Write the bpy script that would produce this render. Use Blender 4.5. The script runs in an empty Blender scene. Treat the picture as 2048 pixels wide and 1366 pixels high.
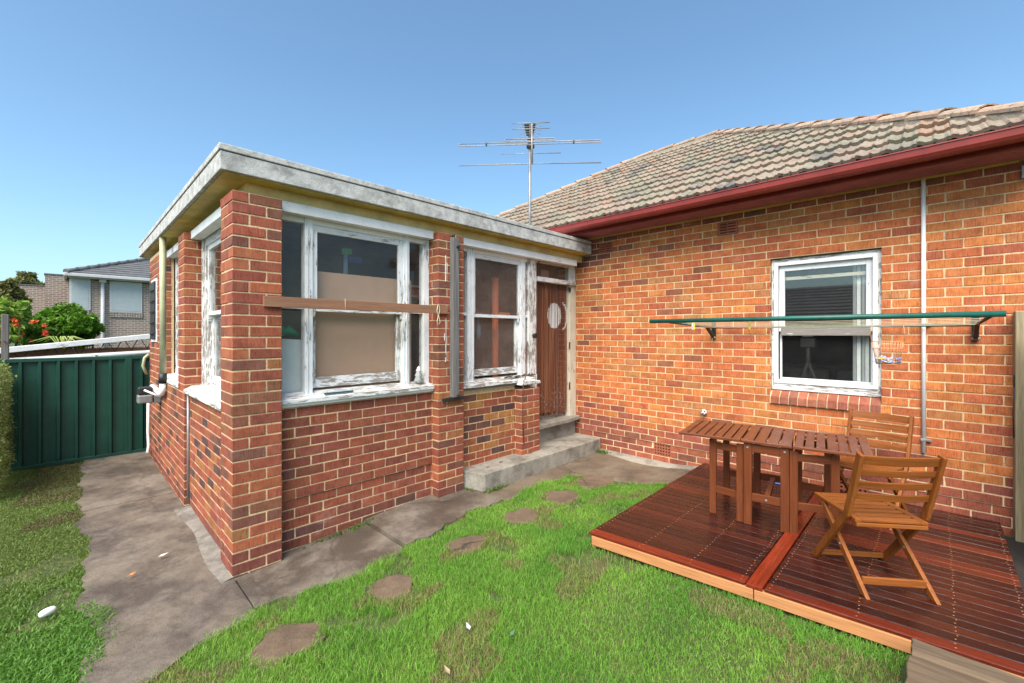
import bpy, math, random
import numpy as np
from mathutils import Vector, Matrix
random.seed(7); rng = np.random.default_rng(7)
sc = bpy.context.scene
col = sc.collection
R = math.radians

# ------------------------------------------------------------------ camera
TH = R(44.4)
CAM = Vector((-.859, -3.79, 1.852))
cam_d = bpy.data.cameras.new('camera'); cam = bpy.data.objects.new('camera', cam_d); col.objects.link(cam)
cam.location = CAM
cam.rotation_euler = (R(90), 0, TH - math.pi/2)
cam_d.sensor_width = 36; cam_d.lens = 36*868/2048; cam_d.shift_y = -15/2048
cam_d.clip_start = .05; cam_d.clip_end = 2000
sc.camera = cam
# ------------------------------------------------------------------ sky, sun, exposure
SUN_AZ = math.atan2(-.40, -.92)      # direction towards the sun in the XY plane
SUN_EL = R(52)
w = bpy.data.worlds.new('World'); sc.world = w; w.use_nodes = True
nt = w.node_tree
sky = nt.nodes.new('ShaderNodeTexSky'); sky.sky_type = 'NISHITA'; sky.sun_disc = False
sky.sun_elevation = SUN_EL; sky.sun_rotation = math.pi/2 - SUN_AZ
sky.air_density = 1.0; sky.dust_density = 1.9; sky.ozone_density = 1.5; sky.altitude = 50
bg = nt.nodes['Background']; bg.inputs[1].default_value = .11
tint = nt.nodes.new('ShaderNodeMix'); tint.data_type='RGBA'; tint.blend_type='MULTIPLY'; tint.inputs[0].default_value=1; tint.inputs[7].default_value=(.80,.98,1.0,1)
nt.links.new(sky.outputs[0], tint.inputs[6]); nt.links.new(tint.outputs[2], bg.inputs[0])
sd = bpy.data.lights.new('sun', 'SUN'); sun = bpy.data.objects.new('sun', sd); col.objects.link(sun)
sd.energy = 3.6; sd.angle = R(55); sd.color = (1, .91, .79)
sdir = Vector((math.cos(SUN_AZ)*math.cos(SUN_EL), math.sin(SUN_AZ)*math.cos(SUN_EL), math.sin(SUN_EL)))
sun.rotation_euler = sdir.to_track_quat('Z', 'Y').to_euler()
sc.view_settings.view_transform = 'Standard'; sc.view_settings.look = 'None'
sc.view_settings.gamma = 1; sc.view_settings.exposure = 1.2
sc.render.engine = 'CYCLES'
sc.cycles.max_bounces = 8; sc.cycles.transparent_max_bounces = 12

# ------------------------------------------------------------------ helpers
class MB:
    def __init__(s): s.v=[]; s.f=[]; s.g=[]; s.c=[]; s.sm=[]
    def add(s, verts, faces, gco=None, c=(1,1,1), smooth=False):
        n=len(s.v); s.v += [tuple(p) for p in verts]
        s.g += [tuple(p) for p in (gco if gco is not None else verts)]
        for f in faces: s.f.append(tuple(i+n for i in f)); s.c.append(c); s.sm.append(smooth)
        return s
    def box(s, lo, hi, c=(1,1,1), ch=0, jit=0):
        lo=Vector(lo); hi=Vector(hi)
        for i in range(3):
            if lo[i]>hi[i]: lo[i],hi[i]=hi[i],lo[i]
        d=hi-lo; ax=max(range(3), key=lambda i:d[i]); off=random.random()*9
        def g(p):
            q=[p[ax]+off]+[p[i]+off for i in range(3) if i!=ax]; return q
        if ch<=0:
            V=[(x,y,z) for x in (lo[0],hi[0]) for y in (lo[1],hi[1]) for z in (lo[2],hi[2])]
            F=[(0,1,3,2),(4,6,7,5),(0,4,5,1),(2,3,7,6),(0,2,6,4),(1,5,7,3)]
            return s.add(V,F,[g(p) for p in V],c)
        ch=min(ch, min(d)*.4)
        V=[];idx={}
        for sx in (0,1):
            for sy in (0,1):
                for sz in (0,1):
                    for a in range(3):
                        p=[0,0,0]
                        for i,sg in enumerate((sx,sy,sz)):
                            e=0 if i==a else ch
                            p[i]=(hi[i]-e) if sg else (lo[i]+e)
                            if jit: p[i]+=random.uniform(-jit,jit)
                        idx[(sx,sy,sz,a)]=len(V); V.append(tuple(p))
        F=[]
        cyc=[(0,0),(1,0),(1,1),(0,1)]
        for a in range(3):
            b,cc=[(1,2),(2,0),(0,1)][a]
            for sg in (0,1):
                q=[]
                for (u,v_) in cyc:
                    k=[0,0,0]; k[a]=sg; k[b]=u; k[cc]=v_
                    q.append(idx[(*k,a)])
                F.append(tuple(q) if sg else tuple(q[::-1]))
        for a in range(3):            # edges running along axis a
            b,cc=[(1,2),(2,0),(0,1)][a]
            for u in (0,1):
                for v_ in (0,1):
                    k0=[0,0,0];k1=[0,0,0]
                    k0[b]=k1[b]=u;k0[cc]=k1[cc]=v_;k0[a]=0;k1[a]=1
                    q=[idx[(*k0,b)],idx[(*k1,b)],idx[(*k1,cc)],idx[(*k0,cc)]]
                    if u==v_: q=q[::-1]
                    F.append(tuple(q[::-1]))
        for sx in (0,1):
            for sy in (0,1):
                for sz in (0,1):
                    q=[idx[(sx,sy,sz,a)] for a in range(3)]
                    if (sx+sy+sz)%2==0: q=q[::-1]
                    F.append(tuple(q))
        return s.add(V,F,[g(p) for p in V],c)
    def beam(s,p0,p1,w,h,up=(0,0,1),c=(1,1,1),taper=1):
        p0=Vector(p0);p1=Vector(p1);d=(p1-p0);L=d.length;d.normalize()
        up=Vector(up); sd_=d.cross(up)
        if sd_.length<1e-4: sd_=d.cross(Vector((1,0,0)))
        sd_.normalize(); u=sd_.cross(d).normalized()
        V=[];G=[];off=random.random()*9
        for k,(p,t) in enumerate(((p0,1),(p1,taper))):
            for a,b in ((-1,-1),(1,-1),(1,1),(-1,1)):
                V.append(p+sd_*(a*w*t/2)+u*(b*h*t/2)); G.append((k*L+off,a*w/2+off,b*h/2+off))
        F=[(3,2,1,0),(4,5,6,7),(0,1,5,4),(1,2,6,5),(2,3,7,6),(3,0,4,7)]
        return s.add(V,F,G,c)
    def tube(s,pts,r,n=10,c=(1,1,1),cap=True,smooth=True):
        pts=[Vector(p) for p in pts]; m=len(pts); V=[];G=[];off=random.random()*9;L=0
        rs=r if hasattr(r,'__len__') else [r]*m
        prev=None
        for i,p in enumerate(pts):
            d=(pts[min(i+1,m-1)]-pts[max(i-1,0)]).normalized()
            if prev is None:
                a=d.cross(Vector((0,0,1)))
                if a.length<1e-3: a=d.cross(Vector((1,0,0)))
            else: a=prev-d*prev.dot(d)
            a.normalize(); prev=a; b=d.cross(a)
            if i: L+=(p-pts[i-1]).length
            for k in range(n):
                t=2*math.pi*k/n; V.append(p+(a*math.cos(t)+b*math.sin(t))*rs[i]); G.append((L+off,math.cos(t)*rs[i],math.sin(t)*rs[i]))
        F=[]
        for i in range(m-1):
            for k in range(n):
                F.append((i*n+k,i*n+(k+1)%n,(i+1)*n+(k+1)%n,(i+1)*n+k))
        s.add(V,F,G,c,smooth)
        if cap:
            b=len(s.v)-len(V)
            s.f.append(tuple(b+k for k in range(n))[::-1]); s.f.append(tuple(b+(m-1)*n+k for k in range(n)))
            s.c+=[c,c]; s.sm+=[False,False]
        return s
    def prism(s,prof,axis,a0,a1,c=(1,1,1)):
        """prof: list of 2D points in the two other axes (in xyz order), extruded along axis"""
        n=len(prof);V=[];G=[];off=random.random()*9
        for a in (a0,a1):
            for p in prof:
                q=list(p); q.insert(axis,a); V.append(tuple(q)); G.append((a+off,p[0]+off,p[1]+off))
        F=[tuple(range(n))[::-1],tuple(range(n,2*n))]
        for k in range(n): F.append((k,(k+1)%n,n+(k+1)%n,n+k))
        return s.add(V,F,G,c)
    def mesh(s,name):
        me=bpy.data.meshes.new(name); me.from_pydata(s.v,[],s.f); 
        at=me.attributes.new('gco','FLOAT_VECTOR','POINT'); at.data.foreach_set('vector',np.array(s.g,dtype=np.float32).ravel())
        ac=me.attributes.new('col','FLOAT_COLOR','FACE'); 
        ac.data.foreach_set('color',np.array([(*c[:3],1) for c in s.c],dtype=np.float32).ravel())
        if any(s.sm): me.polygons.foreach_set('use_smooth',np.array(s.sm,dtype=bool))
        me.update(); return me
    def build(s,name,mat,parent=None,bev=0,seg=2,recalc=True):
        me=s.mesh(name)
        if recalc:
            import bmesh
            bm=bmesh.new(); bm.from_mesh(me); bmesh.ops.recalc_face_normals(bm,faces=bm.faces[:]); bm.to_mesh(me); bm.free()
        me.materials.append(mat)
        o=bpy.data.objects.new(name,me); col.objects.link(o)
        if parent is not None: o.parent=parent
        if bev:
            m=o.modifiers.new('bevel','BEVEL'); m.width=bev; m.segments=seg; m.limit_method='ANGLE'; m.angle_limit=R(40)
        return o
def tag(o,label=None,cat=None,group=None,kind=None):
    if label: o['label']=label
    if cat: o['category']=cat
    if group: o['group']=group
    if kind: o['kind']=kind
    return o
def empty(name,loc,label=None,cat=None,group=None,rz=0):
    o=bpy.data.objects.new(name,None); col.objects.link(o); o.location=loc; o.rotation_euler=(0,0,rz); o.empty_display_size=.1
    return tag(o,label,cat,group)
class Root:
    """children are modelled in world coordinates; the empty sits at the thing's base"""
    def __init__(s,name,loc,label,cat,group=None): s.o=empty(name,loc,label,cat,group); s.inv=Matrix.Translation(-Vector(loc))
    def put(s,mb,name,mat,parent=None,bev=0,seg=2,kind=None,label=None):
        o=mb.build(name,mat,None,bev,seg)
        if parent is None: o.parent=s.o; o.matrix_parent_inverse=s.inv
        else: o.parent=parent
        return tag(o,label,kind=kind)
def copy_tree(o,parent=None):
    c=o.copy(); col.objects.link(c); c.parent=parent
    for ch in list(o.children): copy_tree(ch,c)
    return c

# ------------------------------------------------------------------ materials
def mat(name):
    m=bpy.data.materials.new(name); m.use_nodes=True; n=m.node_tree.nodes; l=m.node_tree.links
    b=n['Principled BSDF']; return m,n,l,b
def N(n,t,**k):
    x=n.new(t)
    for a,v in k.items(): setattr(x,a,v)
    return x
def noise(n,l,vec,scale,detail=4,rough=.55):
    x=N(n,'ShaderNodeTexNoise'); x.inputs['Scale'].default_value=scale; x.inputs['Detail'].default_value=detail; x.inputs['Roughness'].default_value=rough
    if vec is not None: l.new(vec,x.inputs['Vector'])
    return x.outputs['Fac']
def ramp(n,l,fac,stops):
    x=N(n,'ShaderNodeValToRGB'); e=x.color_ramp.elements
    while len(e)<len(stops): e.new(.5)
    for i,(p,c) in enumerate(stops):
        e[i].position=p; e[i].color=(*c,1) if len(c)==3 else c
    l.new(fac,x.inputs[0]); return x.outputs[0]
def mixc(n,l,fac,a,b,mode='MIX'):
    x=N(n,'ShaderNodeMix',data_type='RGBA',blend_type=mode)
    for sock,v in ((x.inputs[0],fac),(x.inputs[6],a),(x.inputs[7],b)):
        if isinstance(v,(int,float)): sock.default_value=v
        elif isinstance(v,tuple): sock.default_value=(*v,1)
        else: l.new(v,sock)
    return x.outputs[2]
def mapv(n,l,vec,scale=(1,1,1)):
    x=N(n,'ShaderNodeMapping'); x.inputs['Scale'].default_value=scale; l.new(vec,x.inputs[0]); return x.outputs[0]
def bump(n,l,b,h,strength=.4,dist=.003,prev=None):
    x=N(n,'ShaderNodeBump'); x.inputs['Strength'].default_value=strength; x.inputs['Distance'].default_value=dist
    l.new(h,x.inputs['Height'])
    if prev is not None: l.new(prev,x.inputs['Normal'])
    l.new(x.outputs[0],b.inputs['Normal']); return x.outputs[0]
def pos(n): return N(n,'ShaderNodeNewGeometry').outputs['Position']
def attr(n,name): return N(n,'ShaderNodeAttribute',attribute_name=name)
BW=(0,0,0),(1,1,1)

def m_brick():
    m,n,l,b=mat('brick_clay'); p=pos(n); c=attr(n,'col').outputs['Color']
    n1=noise(n,l,p,9,6,.7)
    c1=mixc(n,l,ramp(n,l,n1,[(.36,(.1,.1,.1)),(.62,(1,1,1))]),mixc(n,l,1.0,c,(.70,.58,.55),'MULTIPLY'),c)
    st=noise(n,l,mapv(n,l,p,(55,55,4)),3,3)                      # combed vertical drag marks
    c2=mixc(n,l,ramp(n,l,st,[(.36,(1,1,1)),(.5,(0,0,0))]),c1,mixc(n,l,1.0,c1,(.66,.6,.6),'MULTIPLY'))
    sp=noise(n,l,p,230,2)
    c3=mixc(n,l,ramp(n,l,sp,[(.3,(.6,.6,.6)),(.42,(0,0,0))]),c2,(.05,.03,.025))
    ef=noise(n,l,p,2.3,6,.7)
    c4=mixc(n,l,ramp(n,l,ef,[(.62,(0,0,0)),(.8,(.34,.34,.34))]),c3,(.62,.48,.42))
    l.new(c4,b.inputs['Base Color']); b.inputs['Roughness'].default_value=.82; b.inputs['Specular IOR Level'].default_value=.35
    h=noise(n,l,mapv(n,l,p,(1,1,.35)),160,4,.7)
    nb=bump(n,l,b,h,.75,.004); bump(n,l,b,st,.5,.004,nb)
    return m
def m_mortar():
    m,n,l,b=mat('lime_mortar'); p=pos(n)
    c=ramp(n,l,noise(n,l,p,3.2,6,.7),[(.3,(.42,.31,.19)),(.45,(.64,.46,.265)),(.7,(.74,.55,.33))])
    c=mixc(n,l,ramp(n,l,noise(n,l,p,60,3),[(.35,(.5,.5,.5)),(.5,(0,0,0))]),c,(.28,.2,.13))
    l.new(c,b.inputs['Base Color']); b.inputs['Roughness'].default_value=.95
    bump(n,l,b,noise(n,l,p,140,4,.7),.8,.004); return m
def m_paint(name,paint,wood=(.20,.18,.165),peel=.5,sc_=(1,1,1)):
    m,n,l,b=mat(name); g=attr(n,'gco').outputs['Vector']; p=pos(n)
    v=mapv(n,l,g,(7,42,42))
    a=noise(n,l,v,1.2,7,.72); bb=noise(n,l,p,2.6,3)
    x=N(n,'ShaderNodeMath',operation='MULTIPLY_ADD'); l.new(bb,x.inputs[0]); x.inputs[1].default_value=.42; l.new(a,x.inputs[2])
    f=ramp(n,l,x.outputs[0],[(peel+.20,(0,0,0)),(peel+.235,(1,1,1))])
    wd=mixc(n,l,noise(n,l,mapv(n,l,g,(4,90,90)),2,4),(wood[0]*.62,wood[1]*.6,wood[2]*.58),tuple(min(1,k*1.7) for k in wood))
    pt=mixc(n,l,ramp(n,l,noise(n,l,p,5,6,.7),[(.35,(.45,.45,.45)),(.6,(0,0,0))]),paint,tuple(k*.72 for k in paint))
    crack=ramp(n,l,noise(n,l,mapv(n,l,g,(14,110,110)),1.4,5,.7),[(.31,(1,1,1)),(.36,(0,0,0))])
    pt=mixc(n,l,crack,pt,tuple(k*.85 for k in wood))
    l.new(mixc(n,l,f,pt,wd),b.inputs['Base Color']); b.inputs['Roughness'].default_value=.6
    inv=N(n,'ShaderNodeMath',operation='SUBTRACT'); inv.inputs[0].default_value=1; l.new(f,inv.inputs[1])
    nb=bump(n,l,b,inv.outputs[0],.8,.003); bump(n,l,b,noise(n,l,mapv(n,l,g,(6,120,120)),2,4),.3,.002,nb); return m
def m_wood(name,c1,c2,rough=.5,scale=1,usecol=False,spec=.4,marks=None,gr=(1.6,26,26)):
    m,n,l,b=mat(name); g=attr(n,'gco').outputs['Vector']
    a=noise(n,l,mapv(n,l,g,tuple(k*scale for k in gr)),1.6,6,.65)
    c=mixc(n,l,ramp(n,l,a,[(.3,BW[0]),(.7,BW[1])]),c1,c2)
    fine=noise(n,l,mapv(n,l,g,(5*scale,220*scale,220*scale)),1,3)
    c=mixc(n,l,ramp(n,l,fine,[(.3,(.55,.55,.55)),(.55,(0,0,0))]),c,tuple(k*.45 for k in c1))
    if usecol: c=mixc(n,l,1.0,c,attr(n,'col').outputs['Color'],'MULTIPLY')
    if marks:
        p=pos(n); f=ramp(n,l,noise(n,l,p,marks[0],5,.7),[(marks[1],(0,0,0)),(marks[1]+.08,(.8,.8,.8))])
        c=mixc(n,l,f,c,marks[2])
    l.new(c,b.inputs['Base Color'])
    r=N(n,'ShaderNodeMapRange'); l.new(noise(n,l,pos(n),3.5,4),r.inputs[0]); r.inputs[3].default_value=rough-.13; r.inputs[4].default_value=rough+.2
    l.new(r.outputs[0],b.inputs['Roughness']); b.inputs['Specular IOR Level'].default_value=spec
    bump(n,l,b,fine,.35,.0015); return m
def m_plain(name,c,rough=.5,metal=0,dirt=.25,bmp=.1,sc_=6,dirtc=None,spec=.4):
    m,n,l,b=mat(name); p=pos(n)
    d=dirtc or tuple(k*.45 for k in c)
    f=ramp(n,l,noise(n,l,p,sc_,6,.7),[(.35,(dirt*2,)*3),(.65,(0,0,0))])
    l.new(mixc(n,l,f,c,d),b.inputs['Base Color']); b.inputs['Roughness'].default_value=rough; b.inputs['Metallic'].default_value=metal
    b.inputs['Specular IOR Level'].default_value=spec
    if bmp: bump(n,l,b,noise(n,l,p,90,3),bmp,.002)
    return m
def m_col(name,rough=.6,trans=0,spec=.3):
    m,n,l,b=mat(name); c=attr(n,'col').outputs['Color']
    l.new(c,b.inputs['Base Color']); b.inputs['Roughness'].default_value=rough; b.inputs['Specular IOR Level'].default_value=spec
    if trans:
        t=N(n,'ShaderNodeBsdfTranslucent'); l.new(mixc(n,l,1.0,c,(1.0,1.1,.6),'MULTIPLY'),t.inputs[0])
        mx=N(n,'ShaderNodeMixShader'); mx.inputs[0].default_value=trans
        l.new(b.outputs[0],mx.inputs[1]); l.new(t.outputs[0],mx.inputs[2]); l.new(mx.outputs[0],n['Material Output'].inputs[0])
    return m
def m_glass(name,haze=.08,tint=(.97,.98,.97),rough=.02,hazec=(.5,.5,.5),refl=.02):
    m,n,l,b=mat(name); n.remove(b); p=pos(n)
    tr=N(n,'ShaderNodeBsdfTransparent'); tr.inputs[0].default_value=(*tint,1)
    df=N(n,'ShaderNodeBsdfDiffuse'); df.inputs[0].default_value=(*hazec,1)
    gl=N(n,'ShaderNodeBsdfGlossy'); gl.inputs['Roughness'].default_value=rough
    hz=N(n,'ShaderNodeMapRange'); l.new(noise(n,l,p,4,5,.7),hz.inputs[0]); hz.inputs[1].default_value=.3; hz.inputs[2].default_value=.75; hz.inputs[3].default_value=haze*.5; hz.inputs[4].default_value=haze*1.7
    m1=N(n,'ShaderNodeMixShader'); l.new(hz.outputs[0],m1.inputs[0]); l.new(tr.outputs[0],m1.inputs[1]); l.new(df.outputs[0],m1.inputs[2])
    lw=N(n,'ShaderNodeLayerWeight'); lw.inputs[0].default_value=.5
    pw=N(n,'ShaderNodeMath',operation='POWER'); l.new(lw.outputs['Facing'],pw.inputs[0]); pw.inputs[1].default_value=4
    fr=N(n,'ShaderNodeMath',operation='MULTIPLY_ADD'); l.new(pw.outputs[0],fr.inputs[0]); fr.inputs[1].default_value=.9; fr.inputs[2].default_value=refl
    m2=N(n,'ShaderNodeMixShader'); l.new(fr.outputs[0],m2.inputs[0]); l.new(m1.outputs[0],m2.inputs[1]); l.new(gl.outputs[0],m2.inputs[2])
    l.new(m2.outputs[0],n['Material Output'].inputs[0]); return m
def m_concrete(name,a,bc,dark,wet=0,sc_=1.0,moss=0,cracks=0,stain=(.46,.62)):
    m,n,l,b=mat(name); p=pos(n)
    c=mixc(n,l,ramp(n,l,noise(n,l,p,2.2*sc_,6,.65),[(.35,BW[0]),(.62,BW[1])]),a,bc)
    c=mixc(n,l,ramp(n,l,noise(n,l,p,1.7*sc_,9,.74),[(stain[0],(0,0,0)),(stain[1],(.85,.85,.85))]),c,dark)
    c=mixc(n,l,ramp(n,l,noise(n,l,p,150,2),[(.3,(.6,.6,.6)),(.45,(0,0,0))]),c,tuple(k*.35 for k in dark))
    c=mixc(n,l,ramp(n,l,noise(n,l,p,70,2),[(.66,(0,0,0)),(.74,(.22,.22,.22))]),c,(.42,.39,.34))
    if cracks:
        wv=N(n,'ShaderNodeTexNoise'); wv.inputs['Scale'].default_value=4; wv.inputs['Detail'].default_value=6; l.new(p,wv.inputs['Vector'])
        mx=N(n,'ShaderNodeVectorMath',operation='MULTIPLY_ADD'); l.new(wv.outputs['Color'],mx.inputs[0]); mx.inputs[1].default_value=(.28,.28,0); l.new(p,mx.inputs[2])
        vo=N(n,'ShaderNodeTexVoronoi',feature='DISTANCE_TO_EDGE'); vo.inputs['Scale'].default_value=.8; l.new(mx.outputs[0],vo.inputs['Vector'])
        c=mixc(n,l,ramp(n,l,vo.outputs['Distance'],[(.003,(cracks,)*3),(.009,(0,0,0))]),c,(.02,.016,.013))
        ag=noise(n,l,p,260,3,.7); c=mixc(n,l,ramp(n,l,ag,[(.50,(0,0,0)),(.66,(.38,.38,.38))]),c,tuple(min(1,k*1.5) for k in bc))
    if moss:
        c=mixc(n,l,ramp(n,l,noise(n,l,p,6,6,.8),[(.6,(0,0,0)),(.72,(moss,)*3)]),c,(.06,.075,.03))
    l.new(c,b.inputs['Base Color'])
    r=N(n,'ShaderNodeMapRange'); l.new(noise(n,l,p,1.6,4),r.inputs[0]); r.inputs[1].default_value=.4;r.inputs[2].default_value=.62
    r.inputs[3].default_value=.9; r.inputs[4].default_value=.9-wet; l.new(r.outputs[0],b.inputs['Roughness'])
    nb=bump(n,l,b,noise(n,l,p,95,5,.8),.9,.009); bump(n,l,b,noise(n,l,p,9,4),.4,.02,nb); return m

M={}
M['brick']=m_brick(); M['mortar']=m_mortar()
M['white']=m_paint('peeling_white_paint',(.76,.77,.78),wood=(.27,.245,.225),peel=.585)
M['white_old']=m_paint('flaking_grey_white_paint',(.74,.74,.73),wood=(.25,.225,.20),peel=.525)
M['white_clean']=m_paint('sound_white_paint',(.76,.77,.78),peel=.66)
M['cream_paint']=m_paint('cream_paint',(.60,.54,.42),peel=.60)
M['bare']=m_paint('bare_flaking_paint',(.66,.66,.65),wood=(.20,.18,.165),peel=.36)
M['yellow']=m_plain('yellow_soffit_paint',(.62,.46,.10),.6,dirt=.35,sc_=2.5,dirtc=(.22,.16,.05))
M['yellow_pale']=m_plain('pale_yellow_paint',(.70,.55,.24),.6,dirt=.3,sc_=4)
M['slab']=m_concrete('weathered_roof_slab',(.42,.42,.405),(.60,.60,.585),(.27,.27,.26),sc_=5)
M['conc']=m_concrete('path_concrete',(.13,.098,.071),(.205,.17,.138),(.048,.036,.029),wet=.62,cracks=.4,stain=(.42,.58))
M['conc_brown']=m_concrete('brown_path_concrete',(.115,.08,.052),(.17,.13,.092),(.055,.038,.026),wet=.2,moss=.3,cracks=.6)
M['conc_step']=m_concrete('step_concrete',(.26,.235,.195),(.34,.315,.27),(.12,.104,.084),sc_=1.6,moss=.35)
M['cement']=m_concrete('pale_cement',(.19,.168,.145),(.26,.238,.212),(.09,.072,.06),sc_=2.4,moss=.3)
M['stone']=m_concrete('stepping_stone',(.115,.074,.046),(.155,.105,.068),(.075,.048,.03),sc_=2.5,cracks=.9)
M['deck']=m_wood('oiled_deck_timber',(.028,.0068,.0046),(.062,.0120,.0068),.24,usecol=True,spec=.42)
M['bearer']=m_wood('tan_bearer',(.42,.175,.065),(.50,.23,.095),.7)
M['table']=m_wood('stained_table_timber',(.105,.027,.0095),(.17,.047,.0155),.42,spec=.26)
M['tabletop']=m_wood('wet_table_top',(.105,.028,.012),(.17,.050,.019),.30,spec=.40,marks=(30,.63,(.55,.5,.45)))
M['chair']=m_wood('oiled_chair_timber',(.18,.050,.010),(.28,.092,.018),.42,spec=.26)
M['oldwood']=m_wood('weathered_grey_timber',(.10,.095,.092),(.215,.205,.198),.85,gr=(1.2,40,40))
M['sleeper']=m_wood('weathered_sleeper',(.085,.056,.034),(.165,.115,.072),.85,gr=(.8,9,9),marks=(7,.66,(.05,.04,.03)))
M['post']=m_wood('treated_pine_post',(.20,.16,.09),(.36,.30,.19),.8,gr=(1.0,16,16))
M['board']=m_wood('brown_board',(.24,.115,.065),(.33,.165,.095),.6)
M['maroon']=m_plain('maroon_gutter',(.26,.032,.026),.38,dirt=.25,sc_=3,spec=.5)
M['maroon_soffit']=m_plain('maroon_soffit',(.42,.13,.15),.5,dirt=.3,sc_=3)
M['green_fence']=m_plain('green_steel',(.011,.066,.046),.45,dirt=.3,sc_=2.5,spec=.45)
M['line_green']=m_plain('green_powder_coat',(.012,.11,.085),.4,dirt=.35,sc_=9)
M['black']=m_plain('black_metal',(.02,.022,.022),.5,dirt=.2)
M['rust']=m_plain('rusty_steel',(.16,.06,.035),.7,dirt=.4)
M['grey_metal']=m_plain('galvanised_metal',(.33,.33,.33),.5,.5,dirt=.3,sc_=12)
M['ant']=m_plain('antenna_alloy',(.30,.30,.31),.45,.4,dirt=.3)
M['ant_dark']=m_plain('antenna_dark_plastic',(.06,.06,.065),.6,dirt=.2)
M['pvc']=m_plain('white_pvc',(.80,.80,.81),.4,dirt=.04)
M['grey_trim']=m_plain('pale_grey_trim',(.50,.51,.53),.5,dirt=.1)
M['pipe_green']=m_plain('pale_green_pipe',(.42,.43,.27),.5,dirt=.25)
M['terracotta']=m_plain('terracotta_vent',(.36,.11,.06),.8,dirt=.3)
M['dark']=m_plain('dark_void',(.012,.011,.011),.9,dirt=0,bmp=0)
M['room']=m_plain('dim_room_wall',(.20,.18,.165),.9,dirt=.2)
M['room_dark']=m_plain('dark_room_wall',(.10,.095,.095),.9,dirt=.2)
M['lining']=m_plain('pinkish_brown_lining',(.48,.30,.25),.85,dirt=.2)
M['ply']=m_plain('brown_board_sheet',(.50,.305,.212),.8,dirt=.12,sc_=2)
M['greyplastic']=m_plain('pale_grey_plastic',(.72,.74,.76),.6,dirt=.1)
M['blind']=m_plain('pale_blind',(.80,.83,.82),.7,dirt=.1)
M['glass']=m_glass('window_glass',.01,refl=.075)
M['glass_dirty']=m_glass('dirty_window_glass',.03,hazec=(.42,.40,.38))
M['glass_milky']=m_glass('milky_dirty_glass',.16,rough=.12,hazec=(.30,.235,.21))
M['pane_grey']=m_plain('pale_reflecting_pane',(.38,.43,.45),.25,dirt=.1,bmp=0,spec=.5)
M['leaf']=m_col('leaf',.55,.35); M['grass']=m_col('grass_blade',.5,.4); M['flower']=m_col('flower',.6,.2)
M['bark']=m_plain('bark',(.10,.075,.055),.9,dirt=.4,sc_=20)
M['strand']=m_col('bead_strand',.45,0,.5)
M['plain']=m_col('plain_colour',.55)
M['copper']=m_plain('copper_wire',(.62,.30,.15),.4,.3,dirt=.2)
M['cord']=m_plain('cream_cord',(.62,.55,.38),.7,dirt=.2)
M['door']=m_wood('red_brown_door',(.24,.075,.028),(.36,.125,.045),.5)

def m_tile():
    m,n,l,b=mat('weathered_roof_tile'); p=pos(n); c=attr(n,'col').outputs['Color']
    c=mixc(n,l,ramp(n,l,noise(n,l,p,3,6,.75),[(.46,(0,0,0)),(.6,(.75,.75,.75))]),c,(.27,.23,.175))
    c=mixc(n,l,ramp(n,l,noise(n,l,p,11,6,.75),[(.5,(0,0,0)),(.62,(.8,.8,.8))]),c,(.215,.195,.155))
    c=mixc(n,l,ramp(n,l,noise(n,l,p,30,4,.7),[(.34,(.75,.75,.75)),(.46,(0,0,0))]),c,(.06,.052,.045))
    l.new(c,b.inputs['Base Color']); b.inputs['Roughness'].default_value=.9
    bump(n,l,b,noise(n,l,p,60,5,.7),.8,.008); return m
M['tile']=m_tile()
def m_soil():
    m,n,l,b=mat('lawn_soil'); p=pos(n)
    c=ramp(n,l,noise(n,l,p,5,6,.7),[(.3,(.03,.045,.012)),(.55,(.06,.075,.02)),(.75,(.13,.095,.045))])
    l.new(c,b.inputs['Base Color']); b.inputs['Roughness'].default_value=.95; bump(n,l,b,noise(n,l,p,40,4),.6,.02); return m
M['soil']=m_soil(); M['mulch']=m_plain('black_mulch',(.022,.018,.016),.95,dirt=.4,sc_=30,bmp=1)
def m_farbrick(name,c1,c2,mc,rot=0):
    m,n,l,b=mat(name); p=pos(n)
    t=N(n,'ShaderNodeTexBrick'); t.inputs['Scale'].default_value=1; t.inputs['Brick Width'].default_value=.24; t.inputs['Row Height'].default_value=.086
    t.inputs['Mortar Size'].default_value=.009; t.inputs['Color1'].default_value=(*c1,1); t.inputs['Color2'].default_value=(*c2,1); t.inputs['Mortar'].default_value=(*mc,1)
    cb=N(n,'ShaderNodeSeparateXYZ'); l.new(p,cb.inputs[0]); cc=N(n,'ShaderNodeCombineXYZ')
    ad=N(n,'ShaderNodeMath',operation='ADD'); l.new(cb.outputs[0],ad.inputs[0]); l.new(cb.outputs[1],ad.inputs[1])
    l.new(ad.outputs[0],cc.inputs[0]); l.new(cb.outputs[2],cc.inputs[1]); l.new(cc.outputs[0],t.inputs['Vector'])
    l.new(t.outputs['Color'],b.inputs['Base Color']); b.inputs['Roughness'].default_value=.9
    bump(n,l,b,t.outputs['Fac'],-.6,.01); return m
M['farbrick']=m_farbrick('taupe_brick',(.19,.135,.115),(.25,.19,.16),(.46,.42,.37))
M['farbrick_dark']=m_farbrick('dark_brick',(.12,.07,.055),(.16,.09,.07),(.25,.2,.16))
M['darkroof']=m_plain('charcoal_roof_tile',(.12,.123,.13),.7,dirt=.3,sc_=3)

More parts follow.
